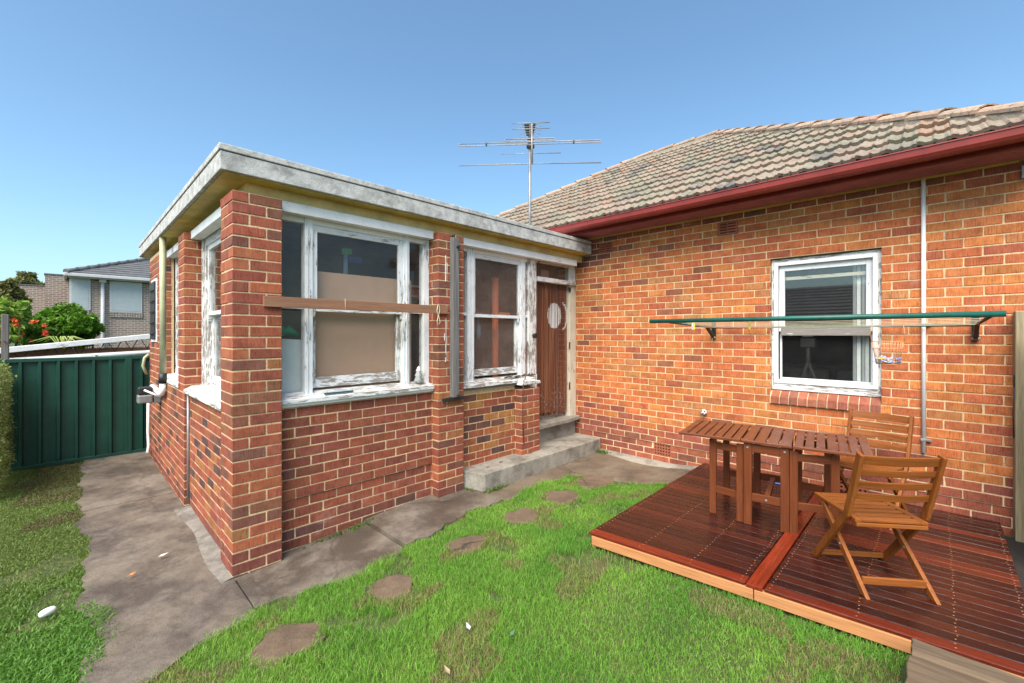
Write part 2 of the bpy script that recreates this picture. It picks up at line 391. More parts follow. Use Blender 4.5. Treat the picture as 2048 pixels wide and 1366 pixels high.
# ------------------------------------------------------------------ ground
def sstep(t): t=np.clip(t,0,1); return t*t*(3-2*t)
def g(x,y):
    x=np.asarray(x,float);y=np.asarray(y,float)
    h=.09*sstep(x/1.9)+.025*np.clip((x-2)/2.5,0,1)+.05*sstep((x-1.2)/.8)*sstep((-1.2-y)/.6)
    return h*(1-sstep((np.hypot(x-1,y)-9)/6))
xs=np.concatenate([[-600,-150,-60,-30,-16],np.arange(-10,10.1,.25),[16,30,60,150,600]])
ys=np.concatenate([[-600,-150,-60,-30,-16],np.arange(-10,10.1,.25),[16,30,60,150,600]])
mb=MB(); X,Y=np.meshgrid(xs,ys,indexing='ij'); Z=g(X,Y)-.02
V=np.stack([X,Y,Z],-1).reshape(-1,3); ny=len(ys)
F=[(i*ny+j,(i+1)*ny+j,(i+1)*ny+j+1,i*ny+j+1) for i in range(len(xs)-1) for j in range(ny-1)]
mb.add(V,F); tag(mb.build('ground',M['soil'],recalc=False),kind='structure')

EDGE_X=np.array([-1.2,-.85,-.61,-.36,-.08,.16,.48,1.03,1.63,2.2,2.6,3.09,3.5,3.8,4.8])
EDGE_Y=np.array([-1.15,-.98,-.82,-.66,-.53,-.54,-.61,-.65,-.54,-.52,-.52,-.47,-.58,-1.5,-1.9])
def wob(x,s=0): return .03*np.sin(x*7.3+s)+.018*np.sin(x*17.1+s*2)+.012*np.sin(x*41+s)
def edge(x): return np.interp(x,EDGE_X,EDGE_Y)+wob(x)
LE_Y=np.array([-1.5,-.55,.05,.3,.9,1.3,2.15,5.3]); LE_X=np.array([-.82,-.81,-.75,-.80,-.80,-.72,-.78,-.72])
def ledge(y): return np.interp(y,LE_Y,LE_X)+wob(y,2)*.8
def sheet(xs,yfun0,yfun1,ny,dz,thick=.05):
    """a slab lying on the ground between two curves y0(x), y1(x)"""
    mb=MB(); xs=np.asarray(xs); n=len(xs); V=[]
    for x in xs:
        for t in np.linspace(0,1,ny):
            y=float(yfun0(x))*(1-t)+float(yfun1(x))*t; V.append((x,y,float(g(x,y))+dz))
    F=[(i*ny+j,(i+1)*ny+j,(i+1)*ny+j+1,i*ny+j+1) for i in range(n-1) for j in range(ny-1)]
    bd=[i*ny for i in range(n)]+[(n-1)*ny+j for j in range(1,ny)]+[i*ny+ny-1 for i in range(n-2,-1,-1)]+[j for j in range(ny-2,0,-1)]
    nv=len(V)
    for k in bd: x,y,z=V[k]; V.append((x,y,z-thick))
    m_=len(bd)
    for k in range(m_): F.append((bd[k],nv+k,nv+(k+1)%m_,bd[(k+1)%m_]))
    return mb.add(V,F)
path=tag(empty('path',(0,-.3,0)),kind='structure'); pinv=Matrix.Translation((0,.3,0))
def slab(mb,m):
    o=mb.build('concrete_slab',m); o.parent=path; o.matrix_parent_inverse=pinv
# left path: two bays between the lawn strip and the wall (x as a function of y)
def left_slab(y0,y1,m):
    ys=np.arange(y0,y1+.001,.05); mb=MB(); V=[]; nx=10
    for y in ys:
        a=float(ledge(y)); b=.04 if y>0 else .010
        lo=a
        if y<edge(-.3): # front end trimmed by the lawn edge
            lo=a; b=float(np.interp(y,EDGE_Y[:5],EDGE_X[:5]))+.02
        for t in np.linspace(0,1,nx): x=lo*(1-t)+max(b,lo+.02)*t; V.append((x,y,float(g(x,y))+.006))
    n=len(ys); F=[(i*nx+j,(i+1)*nx+j,(i+1)*nx+j+1,i*nx+j+1) for i in range(n-1) for j in range(nx-1)]
    bd=[i*nx for i in range(n)]+[(n-1)*nx+j for j in range(1,nx)]+[i*nx+nx-1 for i in range(n-2,-1,-1)]+[j for j in range(nx-2,0,-1)]
    nv=len(V)
    for k in bd: x,y,z=V[k]; V.append((x,y,z-.05))
    m_=len(bd)
    for k in range(m_): F.append((bd[k],nv+k,nv+(k+1)%m_,bd[(k+1)%m_]))
    slab(mb.add(V,F),m)
left_slab(-.95,2.55,M['conc']); left_slab(2.565,5.12,M['conc'])
slab(sheet(np.arange(.02,1.115,.03),edge,lambda x:.14,8,.006),M['conc'])
slab(sheet(np.arange(1.13,2.34,.03),edge,lambda x:.14,8,.020),M['conc'])
slab(sheet(np.arange(2.355,3.60,.03),edge,lambda x:.3,10,.002),M['conc_brown'])
slab(sheet(np.arange(3.61,4.75,.03),edge,lambda x:.3,10,.002),M['conc_brown'])
# worn cement fillet along the foot of the sunroom side wall
V=[];ysn=np.arange(.0,1.93,.03)
for y in ysn:
    wd=.05+.02*math.sin(y*4.1)+random.uniform(-.002,.002)
    V+=[(.05,y,.026),(-.012-wd*.3,y,.014+random.uniform(-.002,.002)),(-.02-wd,y,.0064)]
F=[(i*3+j,(i+1)*3+j,(i+1)*3+j+1,i*3+j+1) for i in range(len(ysn)-1) for j in (0,1)]
slab(MB().add(V,F),M['cement'])
# pale strip of rendered footing along the house wall
mb=MB(); 
V=[];ysn=np.arange(-.2,-1.9,-.05)
for y in ysn:
    wd=.17+.05*math.sin(y*5)
    V+= [(4.72,y,float(g(4.6,y))+.022),(4.70-wd*.5,y,float(g(4.6,y))+.02),(4.70-wd,y,float(g(4.6,y))+.001)]
F=[(i*3+j,i*3+j+1,(i+1)*3+j+1,(i+1)*3+j) for i in range(len(ysn)-1) for j in (0,1)]
mb.add(V,F); slab(mb,M['conc_step'])

# ------------------------------------------------------------------ bricks
def proj_area(lo,hi):
    c=Vector([(a+b)/2 for a,b in zip(lo,hi)]); d=c-CAM; D=d.length; d/=D
    s=[abs(hi[i]-lo[i]) for i in range(3)]
    fx=s[1]*s[2]*max(0,d.x); fy=s[0]*s[2]*max(0,d.y)      # faces turned to the viewer: -X and -Y
    return max(fx,fy)/(D*D)
def pick(p): return random.choice(p)
def vary(c,a=.12):
    k=1+random.uniform(-a,a); return tuple(max(.005,x*k*(1+random.uniform(-.05,.05))) for x in c)
PB=[(.58,.182,.062)]*5+[(.53,.155,.058)]*3+[(.60,.215,.064)]*4+[(.42,.12,.058)]*1+[(.53,.215,.080)]
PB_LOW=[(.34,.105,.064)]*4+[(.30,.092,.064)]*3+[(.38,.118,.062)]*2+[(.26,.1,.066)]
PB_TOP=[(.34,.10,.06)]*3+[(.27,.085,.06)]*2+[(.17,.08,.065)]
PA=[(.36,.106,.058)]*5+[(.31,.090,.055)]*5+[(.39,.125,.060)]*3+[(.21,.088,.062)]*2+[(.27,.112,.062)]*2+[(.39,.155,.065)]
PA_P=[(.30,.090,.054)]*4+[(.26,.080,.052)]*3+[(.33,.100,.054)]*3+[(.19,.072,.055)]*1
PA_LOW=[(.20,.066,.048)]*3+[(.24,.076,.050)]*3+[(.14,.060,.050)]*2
P2=[(.44,.21,.07)]*3+[(.34,.105,.055)]*4+[(.38,.135,.055)]*2+[(.12,.06,.055)]*3+[(.17,.075,.055)]*2
class Bricks:
    def __init__(s,root): s.root=root; s.items=[]
    def add(s,lo,hi,c,parent):
        lo=list(lo);hi=list(hi)
        for i in range(3):
            if lo[i]>hi[i]: lo[i],hi[i]=hi[i],lo[i]
        s.items.append((proj_area(lo,hi),lo,hi,c,parent))
    def flush(s,limit=300):
        s.items.sort(key=lambda t:-t[0])
        for a,lo,hi,c,parent in s.items[:limit]:
            mb=MB().box(lo,hi,c,.004,.0019); o=mb.build('brick',M['brick'],recalc=False)
            o.parent=parent if parent else s.root.o
            if not parent: o.matrix_parent_inverse=s.root.inv
        mb=MB()
        for a,lo,hi,c,parent in s.items[limit:]: mb.box(lo,hi,c,.004,.0019)
        if mb.v: s.root.put(mb,'brick',M['brick'],kind='stuff')
H=.086
def wall_bricks(B,parent,plane,face,depth,u0,u1,zb,n0,n1,holes=(),pal=None,off0=0.,zclip=None,dirn=1):
    """plane 'x': wall in the YZ plane with outer face at x=face (outside is -x); 'y': XZ plane, outside is -y"""
    for k in range(n0,n1):
        z0=zb+k*H+.005; z1=z0+.076
        if zclip and z1>zclip: z1=zclip
        if z1-z0<.015: continue
        off=off0+(.12 if k%2 else 0)+random.uniform(-.006,.006)
        u=u0-off%.24
        while u<u1:
            a=u+.005+random.uniform(-.002,.002); b=u+.235+random.uniform(-.002,.002); u+=.24
            a=max(a,u0+.0);b=min(b,u1)
            if b-a<.02: continue
            segs=[(a,b,z0,z1)]
            for (h0,h1,hz0,hz1) in holes:
                ns=[]
                for (a_,b_,c_,d_) in segs:
                    if b_<=h0 or a_>=h1 or d_<=hz0+.004 or c_>=hz1-.004: ns.append((a_,b_,c_,d_)); continue
                    if a_<h0-.02: ns.append((a_,h0,c_,d_))
                    if b_>h1+.02: ns.append((h1,b_,c_,d_))
                    m0,m1=max(a_,h0),min(b_,h1)
                    if c_<hz0-.02: ns.append((m0,m1,c_,hz0))
                    if d_>hz1+.02: ns.append((m0,m1,hz1,d_))
                segs=ns
            for (a_,b_,c_,d_) in segs:
                if b_-a_<.015: continue
                p=pal(k,(a_+b_)/2) if callable(pal) else pal
                cc=vary(pick(p)); f=face+random.uniform(-.0018,.0018)
                if plane=='x': B.add((f,a_,c_),(f+depth,b_,d_),cc,parent)
                else: B.add((a_,f,c_),(b_,f+depth,d_),cc,parent)
def pier_bricks(B,parent,x0,y0,zb,n0,n1,pal,ztop=None,flip=0,s=.35):
    for k in range(n0,n1):
        z0=zb+k*H+.005; z1=z0+.076
        if (k+flip)%2: L=[((0,0),(.23,.11)),((.24,0),(s,.23)),((.12,.24),(s,s)),((0,.12),(.11,s))]
        else: L=[((0,0),(.11,.23)),((.12,0),(s,.11)),((.24,.12),(s,s)),((0,.24),(.23,s))]
        for (a,b) in L:
            p=pal(k) if callable(pal) else pal
            j=random.uniform(-.0015,.0015)
            B.add((x0+a[0]+j,y0+a[1]+j,z0),(x0+b[0]+j,y0+b[1]+j,z1),vary(pick(p)),parent)

# ================================================================== brick extension (sunroom)
EXT=Root('sunroom_extension',(2.2,2.5,0),'red brick sunroom with flat concrete roof and peeling white windows','house extension')
EB=Bricks(EXT); ZA=.021-H      # course line phase
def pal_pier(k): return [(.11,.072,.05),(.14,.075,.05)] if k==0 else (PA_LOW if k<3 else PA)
def mortar(part,lo,hi,root=EXT): return root.put(MB().box(lo,hi),part,M['mortar'])
# piers: name 'pier' (mortar core) with bricks as sub-parts
def pier(x0,y0,n0,n1,flip=0,s=.35,root=EXT):
    i=.0045
    o=root.put(MB().box((x0+i,y0+i,ZA+n0*H-.05),(x0+s-i,y0+s-i,ZA+n1*H-.004)),'pier',M['mortar'])
    return o
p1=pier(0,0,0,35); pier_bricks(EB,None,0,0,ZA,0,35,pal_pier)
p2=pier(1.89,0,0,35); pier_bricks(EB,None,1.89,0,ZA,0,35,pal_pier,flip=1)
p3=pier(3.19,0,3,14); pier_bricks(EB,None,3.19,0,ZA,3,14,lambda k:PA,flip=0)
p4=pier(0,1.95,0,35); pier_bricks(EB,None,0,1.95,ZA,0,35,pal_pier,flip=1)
# panels
def pal_p1(k,u): return PA_LOW if k<3 else PA_P
EXT.put(MB().box((.345,.1145,.4515),(1.895,.24,1.245)).box((.345,.1285,-.05),(1.895,.24,.451)),'wall_panel',M['mortar'])
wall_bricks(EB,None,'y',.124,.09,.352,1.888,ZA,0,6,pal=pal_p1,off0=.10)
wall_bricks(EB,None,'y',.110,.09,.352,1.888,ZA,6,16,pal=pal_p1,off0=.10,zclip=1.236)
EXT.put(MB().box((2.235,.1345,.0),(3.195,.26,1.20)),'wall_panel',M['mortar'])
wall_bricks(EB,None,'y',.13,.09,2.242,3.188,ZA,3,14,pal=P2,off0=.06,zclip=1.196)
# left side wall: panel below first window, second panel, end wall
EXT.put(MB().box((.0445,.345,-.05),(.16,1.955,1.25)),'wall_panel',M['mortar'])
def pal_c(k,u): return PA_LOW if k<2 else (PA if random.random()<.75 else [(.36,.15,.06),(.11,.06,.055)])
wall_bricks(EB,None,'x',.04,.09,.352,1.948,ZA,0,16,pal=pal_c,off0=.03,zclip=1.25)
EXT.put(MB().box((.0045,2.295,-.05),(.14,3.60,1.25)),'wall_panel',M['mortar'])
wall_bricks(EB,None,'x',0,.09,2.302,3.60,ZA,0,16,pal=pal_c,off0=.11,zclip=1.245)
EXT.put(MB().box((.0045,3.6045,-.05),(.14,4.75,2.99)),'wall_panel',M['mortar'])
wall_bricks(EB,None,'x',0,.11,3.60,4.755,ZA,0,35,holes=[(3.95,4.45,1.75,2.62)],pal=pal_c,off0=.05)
EB.flush(300)
# render cap on the low pier, concrete stain at foot
EXT.put(MB().prism([(3.175,1.195),(3.555,1.195),(3.54,1.235),(3.20,1.262)],1,-.012,.34),'pier_cap',M['white_old'],bev=.008)
mb=MB()
for (x_,za,zb_,w_) in ((1.985,2.42,2.70,.006),(1.99,1.62,2.02,.004),(2.005,2.5,2.62,.005),(1.97,1.78,1.86,.008),(1.985,1.55,1.60,.012)):
    n_=8; V=[];
    for k in range(n_+1):
        t=k/n_; hw=w_*(.4+.6*random.random())/2; z_=za+(zb_-za)*t; V+=[(x_-hw,-.0042,z_),(x_+hw,-.0042,z_),(x_+hw,.002,z_),(x_-hw,.002,z_)]
    F_=[(k*4+e,k*4+(e+1)%4,(k+1)*4+(e+1)%4,(k+1)*4+e) for k in range(n_) for e in range(4)]
    mb.add(V,F_,None)
EXT.put(mb,'paint_drip',M['pvc'],kind='stuff')
# roof slab
o=EXT.put(MB().box((-.085,-.045,3.062),(4.69,5.2,3.20)),'roof_slab',M['slab'],bev=.006)
EXT.put(MB().box((-.093,-.053,3.206),(4.69,5.19,3.254)).box((-.06,-.02,3.19),(4.68,5.18,3.206)),'capping',M['slab'],parent=None,bev=.006)
# eaves lining and frieze
EXT.put(MB().box((-.055,-.015,3.052),(4.68,5.15,3.0618)),'soffit',M['yellow'])
EXT.put(MB().box((.12,.125,2.95),(4.69,.16,3.0515)),'frieze',M['yellow_pale'])
EXT.put(MB().box((.125,.1605,2.95),(.16,4.7,3.0515)),'frieze',M['yellow_pale'])
# ceiling and interior of the sunroom
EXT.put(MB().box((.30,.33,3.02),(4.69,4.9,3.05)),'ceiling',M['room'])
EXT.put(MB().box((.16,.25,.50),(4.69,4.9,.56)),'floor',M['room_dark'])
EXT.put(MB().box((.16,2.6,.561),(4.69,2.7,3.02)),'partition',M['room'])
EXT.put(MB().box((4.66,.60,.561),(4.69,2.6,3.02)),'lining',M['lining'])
EXT.put(MB().box((.10,4.755,-.05),(4.69,4.86,3.05)),'back_wall',M['farbrick_dark'])
# ---- front windows
YW=.17
def bars(name,m,boxes,parent=None,bev=.003):
    mb=MB()
    for lo,hi in boxes: mb.box(lo,hi)
    return EXT.put(mb,name,m,parent,bev)
def Yb(x0,x1,z0,z1,y=YW,d=.07): return ((x0,y,z0),(x1,y+d,z1))
def win_piece(name,m,parent,*boxes,bev=.003): 
    mb=MB()
    for b in boxes: mb.box(*b)
    o=mb.build(name,m,None,bev); o.parent=parent; o.matrix_parent_inverse=parent.matrix_basis.inverted() if False else Matrix(); return o
# window 1
W1=EXT.put(MB().box(*Yb(1.82,1.889,1.30,2.90,YW-.005,.09)),'window',M['white'],bev=.004,label='wide peeling white window with a brown board behind the glass')
for b in (Yb(.585,.655,1.31,2.88,YW-.01,.09),Yb(1.572,1.64,1.31,2.88,YW-.01,.09)):
    o=MB().box(*b).build('mullion',M['white'],None,.004); o.parent=W1
for b in (Yb(.60,.612,1.31,2.88,YW-.02,.01),Yb(1.60,1.612,1.31,2.88,YW-.02,.01)):
    o=MB().box(*b).build('bead',M['white'],None,.002); o.parent=W1
o=MB().box(*Yb(.35,1.82,2.825,2.90,YW+.002,.07)).build('head',M['white_clean'],None,.003); o.parent=W1
# upper sash
def frame_xz(x0,x1,z0,z1,y,d,wl,wr,wt,wb):
    mb=MB(); mb.box((x0,y,z0),(x0+wl,y+d,z1)); mb.box((x1-wr,y,z0),(x1,y+d,z1))
    mb.box((x0+wl,y+.001,z1-wt),(x1-wr,y+d-.001,z1)); mb.box((x0+wl,y+.001,z0),(x1-wr,y+d-.001,z0+wb)); return mb
def child(mb,name,m,parent,bev=0):
    o=mb.build(name,m,None,bev); o.parent=parent; return o
def pane_xz(x0,x1,z0,z1,y,m,parent): return child(MB().box((x0,y,z0),(x1,y+.004,z1)),'pane',m,parent)
child(frame_xz(.656,1.571,2.055,2.824,YW+.012,.04,.045,.045,.055,.035),'sash',M['white'],W1,.003)
pane_xz(.70,1.527,2.089,2.771,YW+.03,M['glass_dirty'],W1)
child(frame_xz(.656,1.571,1.365,2.10,YW+.053,.035,.045,.048,.035,.095),'sash',M['white_old'],W1,.003)
pane_xz(.70,1.524,1.459,2.066,YW+.07,M['glass_dirty'],W1)
child(MB().box(*Yb(.352,.584,2.07,2.105,YW+.01,.05)).box(*Yb(1.641,1.819,2.07,2.105,YW+.01,.05)),'glazing_bar',M['white'],W1,.003)
for a,b in ((.352,.584),(1.641,1.819)):
    pane_xz(a,b,1.31,2.069,YW+.04,M['glass_dirty'],W1); pane_xz(a,b,2.106,2.83,YW+.04,M['glass_dirty'],W1)
# sash horns
for x in (.665,1.552): child(MB().prism([(x-.006,2.054),(x+.022,2.054),(x+.018,2.02),(x+.004,2.0)],1,YW+.014,YW+.05),'sash_horn',M['white'],W1,.002)
# lintel board and sill
EXT.put(MB().box((.352,.08,2.872),(1.888,.16,2.957)),'lintel_board',M['white_clean'],bev=.004)
s1=EXT.put(MB().prism([(.055,1.262),(.055,1.305),(.24,1.345),(.24,1.262)],0,.352,1.886),'window_sill',M['white_old'],bev=.006)
EXT.put(MB().box((.352,.075,1.238),(1.886,.20,1.2615)),'sill_trim',M['white_clean'],bev=.004)
# window 2 and door side
W2=EXT.put(MB().box(*Yb(2.43,2.535,1.26,2.90,YW-.005,.09)),'window',M['white'],bev=.004,label='narrower peeling window beside the door, sill rotted at its right end')
child(MB().box(*Yb(3.355,3.44,1.30,2.90,YW-.005,.09)),'mullion',M['white'],W2,.004)
child(MB().box(*Yb(2.47,2.482,1.30,2.88,YW-.016,.01)).box(*Yb(2.51,2.52,1.30,2.88,YW-.016,.01)),'bead',M['white'],W2,.002)
child(MB().box(*Yb(2.242,3.49,2.825,2.90,YW+.002,.07)),'head',M['white_clean'],W2,.003)
child(frame_xz(2.536,3.354,2.055,2.824,YW+.012,.04,.03,.03,.055,.035),'sash',M['white'],W2,.003)
pane_xz(2.566,3.324,2.089,2.771,YW+.03,M['glass_milky'],W2)
child(frame_xz(2.536,3.354,1.335,2.10,YW+.053,.035,.03,.055,.035,.085),'sash',M['white_old'],W2,.003)
pane_xz(2.566,3.30,1.419,2.066,YW+.07,M['glass_milky'],W2)
child(MB().box(*Yb(2.244,2.429,2.07,2.105,YW+.01,.05)).box(*Yb(3.441,3.50,2.07,2.105,YW+.01,.05)),'glazing_bar',M['white'],W2,.003)
for z0,z1 in ((1.30,2.069),(2.106,2.83)):
    pane_xz(2.244,2.429,z0,z1,YW+.04,M['glass_dirty'],W2)
pane_xz(3.441,3.50,2.106,2.83,YW+.04,M['glass_milky'],W2)
child(MB().box(*Yb(3.441,3.50,1.30,2.069,YW+.03,.02)),'grey_board',M['oldwood'],W2)
child(MB().prism([(3.306,2.054),(3.335,2.054),(3.33,2.02),(3.316,2.0)],1,YW+.014,YW+.05),'sash_horn',M['white'],W2,.002)
EXT.put(MB().box((2.242,.08,2.872),(4.49,.16,2.957)),'lintel_board',M['white_clean'],bev=.004)
EXT.put(MB().prism([(.065,1.222),(.065,1.265),(.24,1.305),(.24,1.222)],0,2.243,3.52),'window_sill',M['white_old'],bev=.006)
EXT.put(MB().box((2.243,.085,1.199),(3.186,.20,1.2215)),'sill_trim',M['oldwood'],bev=.004)
# rotted timber flakes and twigs on that sill
mb=MB()
for i in range(26):
    x=random.uniform(2.95,3.5); a=random.uniform(-.5,.5); L=random.uniform(.03,.16); y=random.uniform(.09,.16)
    z=1.285+random.uniform(0,.02)
    mb.beam((x,y,z),(x+L*math.cos(a),y+L*math.sin(a)*.3,z+random.uniform(-.008,.03)),random.uniform(.006,.02),random.uniform(.003,.008),c=(1,1,1))
EXT.put(mb,'rotten_timber_flake',M['sleeper'],kind='stuff')
# brown stem running up the joint
child(MB().tube([(3.22,-.012,.45),(3.19,-.012,.8),(3.20,-.015,1.20),(3.30,.03,1.31),(3.38,.1,1.5),(3.45,.14,1.75)],.006,6),'dry_stem',M['rust'],W2)
# door post, frame, transom, bead curtain
YD=.25
DOOR=EXT.put(MB().box((3.50,YW-.005,1.30),(3.66,YD+.09,2.88)),'door_frame',M['white_old'],bev=.005,label='peeling white door frame, right jamb painted cream')
child(MB().box((3.66,YD,.62),(3.76,YD+.09,2.88)),'jamb',M['white_old'],DOOR,.004)
child(MB().box((4.535,YD,.585),(4.70,YD+.09,2.60)),'jamb',M['cream_paint'],DOOR,.006)
child(MB().box((4.535,YD+.01,2.60),(4.70,YD+.09,2.90)),'jamb',M['white_clean'],DOOR,.006)
child(MB().box((3.76,YD-.03,2.60),(4.66,YD+.06,2.665)),'transom_bar',M['white_old'],DOOR,.005)
child(MB().box((3.76,YD+.02,2.87),(4.535,YD+.06,2.91)),'head',M['white'],DOOR,.004)
child(MB().box((3.76,YD+.03,2.665),(4.535,YD+.034,2.87)),'pane',M['glass_milky'],DOOR)
child(MB().box((4.0,YD+.12,2.68),(4.18,YD+.125,2.80)),'card',M['ply'],DOOR)
child(MB().box((3.52,YD-.1,.60),(3.66,YD+.09,1.30)),'jamb',M['white_old'],DOOR,.005)
for z in (1.62,1.0): child(MB().box((4.518,YD-.004,z),(4.548,YD+.002,z+.11)),'hinge',M['rust'],DOOR)
child(MB().box((4.50,YD-.02,2.50),(4.545,YD+.001,2.57)),'closer',M['black'],DOOR,.004)
child(MB().tube([(3.60,YW-.01,1.83),(3.60,YW-.05,1.83)],[.03,.035],12),'bell_push',M['black'],DOOR)
# the timber door leaf behind the curtain
LEAF=EXT.put(MB().box((3.76,.52,.64),(4.535,.56,2.60)),'door',M['door'],bev=.004,label='red brown door behind a bead curtain')
def ell(cx,cz,rx,rz,y0,y1,n=36,inner=0):
    pr=[(cx+rx*math.cos(2*math.pi*k/n),cz+rz*math.sin(2*math.pi*k/n)) for k in range(n)]
    return MB().prism(pr,1,y0,y1)
child(MB().box((3.775,.455,1.52),(3.98,.46,1.98)),'paper_notice',M['greyplastic'],LEAF)
mb=MB()
for i in range(64):
    x=3.775+i*.0119; zb=.62+random.uniform(0,.05)+ (.06 if random.random()<.2 else 0)
    c=pick([(.20,.065,.03),(.26,.09,.04),(.15,.05,.03),(.30,.12,.055),(.10,.04,.03)])
    y=YD+.05+random.uniform(-.006,.006); p=[]
    for k in range(9):
        z=2.60+(zb-2.60)*k/8; p.append((x+random.uniform(-.0025,.0025),y+random.uniform(-.003,.003),z))
    def inside(cx,rx,rz,z): return ((x-cx)/rx)**2+((z-2.14)/rz)**2<1
    p=[]; q_=61
    def pale(z): return inside(4.22,.165,.19,z) or (inside(4.37,.185,.225,z) and not inside(4.325,.185,.232,z))
    run=[];last=None
    for k in range(q_):
        z=2.60+(zb-2.60)*k/(q_-1); pt=(x+.0022*math.sin(z*3+i),y+.003*math.sin(z*4+i*2),z); st_=pale(z)
        if last is not None and st_!=last:
            run.append(pt); mb.tube(run,.0038 if last else .0030,5,(.58,.55,.53) if last else c,cap=False); run=[]
        run.append(pt); last=st_
    mb.tube(run,.0038 if last else .0030,5,(.58,.55,.53) if last else c,cap=False)
    # beads
    for q in range(4):
        z=zb+random.uniform(0,.35); mb.tube([(x,y,z),(x,y,z+.008),(x,y,z+.016)],[.002,.0042,.002],5,pick([(.32,.22,.19),(.3,.1,.05),(.38,.3,.28)]),cap=False)
child(mb,'bead_curtain',M['strand'],DOOR); 
EXT.put(MB().prism([(3.57,.13),(3.70,.11),(3.82,.125),(4.40,.125),(4.58,.16),(4.70,.17),(4.70,.60),(3.57,.60)],2,.53,.588),'door_sill',M['conc_step'],bev=.008)
EXT.put(MB().box((3.56,.265,.25),(4.70,.58,.53)),'riser',M['conc_step'],bev=.006)
STEP=Root('concrete_step',(3.5,-.1,.08),'long grey concrete step below the sunroom door','step')
mb=MB(); pr=[(2.36,-.215),(4.60,-.215),(4.70,-.20),(4.70,.30),(2.245,.30),(2.245,.09)]
mb.prism(pr,2,-.02,.302); STEP.put(mb,'block',M['conc_step'],bev=.014,seg=3)
mb=MB()
for (x,y,r_) in ((3.35,.02,.05),(2.80,-.02,.022),(2.55,-.05,.018)):
    n=14; pr=[(x+r_*1.6*math.cos(2*math.pi*k/n)*random.uniform(.7,1.1),y+r_*.8*math.sin(2*math.pi*k/n)*random.uniform(.7,1.1)) for k in range(n)]
    mb.prism(pr,2,.3018,.3045)
STEP.put(mb,'chipped_hollow',M['bark'])

# ---- things behind the sunroom glass
def obj_thing(mb,name,m,label,cat,group=None,bev=0):
    o=mb.build(name,m,None,bev); return tag(o,label,cat,group)
obj_thing(MB().box((.63,.285,.56),(1.74,.305,2.43)),'brown_panel',M['ply'],'large brown sheet standing behind the wide sunroom window','sheet')
obj_thing(MB().prism([(.30,.56),(.60,.56),(.60,1.80),(.30,1.82)],1,.262,.275),'grey_sheet',M['greyplastic'],'pale grey plastic sheet behind the left side pane','sheet',bev=.01)
mb=MB()
for k,(x,z,c) in enumerate(((.42,1.86,(.03,.28,.16)),(.50,1.84,(.03,.25,.15)))):
    mb.tube([(x-.10,.31,z),(x,.31,z+.05),(x+.08,.31,z)],[.02,.045,.02],10,c)
obj_thing(mb,'green_bundle',M['plain'],'green bundle on top of the grey sheet behind glass','bundle')
mb=MB(); mb.tube([(1.20,.7,2.45),(1.20,.7,2.72)],.022,10,(.35,.5,.75)); mb.box((1.22,.68,2.62),(1.38,.72,2.68),(.05,.1,.35)); mb.box((1.17,.67,2.70),(1.25,.73,2.76),(.2,.6,.3))
obj_thing(mb,'spray_bottle',M['plain'],'blue and green bottle above the brown sheet in the window','bottle')
mb=MB()
for z in (2.30,2.42): mb.box((1.6,.75,z),(2.6,1.0,z+.025),(.5,.5,.52))
mb.box((1.58,.75,.56),(1.6,1.0,2.5),(.4,.4,.4)); mb.box((2.0,.78,2.325),(2.2,.95,2.40),(.6,.12,.05))
obj_thing(mb,'shelf_rack',M['plain'],'shelf rack in the sunroom behind the right side pane','shelf')
mb=MB(); mb.tube([(3.12,.42,.56),(3.12,.42,2.6)],.045,12,(.62,.15,.07)); mb.box((3.12,.34,2.10),(3.32,.40,2.14),(.75,.2,.08))
obj_thing(mb,'orange_pole',M['plain'],'orange pole standing inside behind the narrower window','pole')
mb=MB(); mb.tube([(2.72,.3,1.78),(2.72,.3,1.86),(2.725,.3,1.95),(2.72,.3,2.0),(2.72,.3,2.06)],[.012,.03,.028,.008,.004],10,(.10,.24,.30))
obj_thing(mb,'hanging_ornament',M['plain'],'small blue ornament hanging in the narrower window','ornament')
mb=MB(); rs=[];ps=[]
z=1.335
for (dz,r_) in ((0,.018),(.02,.018),(.021,.052),(.07,.03),(.075,.043),(.12,.022),(.125,.032),(.175,.006)): ps.append((1.735,.135,z+dz)); rs.append(r_)
mb.tube(ps,rs,14,(.75,.75,.73)); obj_thing(mb,'tree_ornament',M['plain'],'small white christmas tree ornament on the window sill','ornament')
mb=MB().box((.72,.06,1.318),(.98,.085,1.332),(.03,.09,.12)); mb.box((.75,.058,1.332),(.96,.08,1.336),(.35,.45,.5))
obj_thing(mb,'dark_tube',M['plain'],'thin dark blue tube lying on the wide window sill','tube',bev=.004)
# brown timber board tied across the window, grey post on the pier
TB=Root('timber_board',(1.1,-.03,2.07),'brown timber board fixed across the wide sunroom window','board')
TB.put(MB().box((.208,-.028,2.067),(1.997,-.004,2.152)),'plank',M['board'],bev=.003)
mb=MB(); 
mb.tube([(1.86,-.032,2.03),(1.85,-.033,2.10),(1.865,-.033,2.16),(1.88,-.03,2.165),(1.885,-.033,2.10),(1.87,-.034,2.05),(1.89,-.034,1.98),(1.87,-.03,1.95)],.004,6)
mb.tube([(1.868,-.034,2.05),(1.85,-.036,1.99),(1.856,-.036,1.93)],.004,6)
TB.put(mb,'knotted_string',M['cord'])
TB.put(MB().tube([(.86,-.03,2.165),(.862,-.031,2.10),(.864,-.03,2.06)],.002,5),'string',M['cord'])
GP=Root('grey_timber_post',(2.09,-.03,1.1),'weathered grey timber batten bolted upright to the brick pier','post')
GP.put(MB().box((2.04,-.062,1.165),(2.127,-.002,2.90)),'batten',M['oldwood'],bev=.005)
GP.put(MB().box((1.935,-.052,1.13),(2.20,-.006,1.163)),'bracket',M['black'],bev=.003)
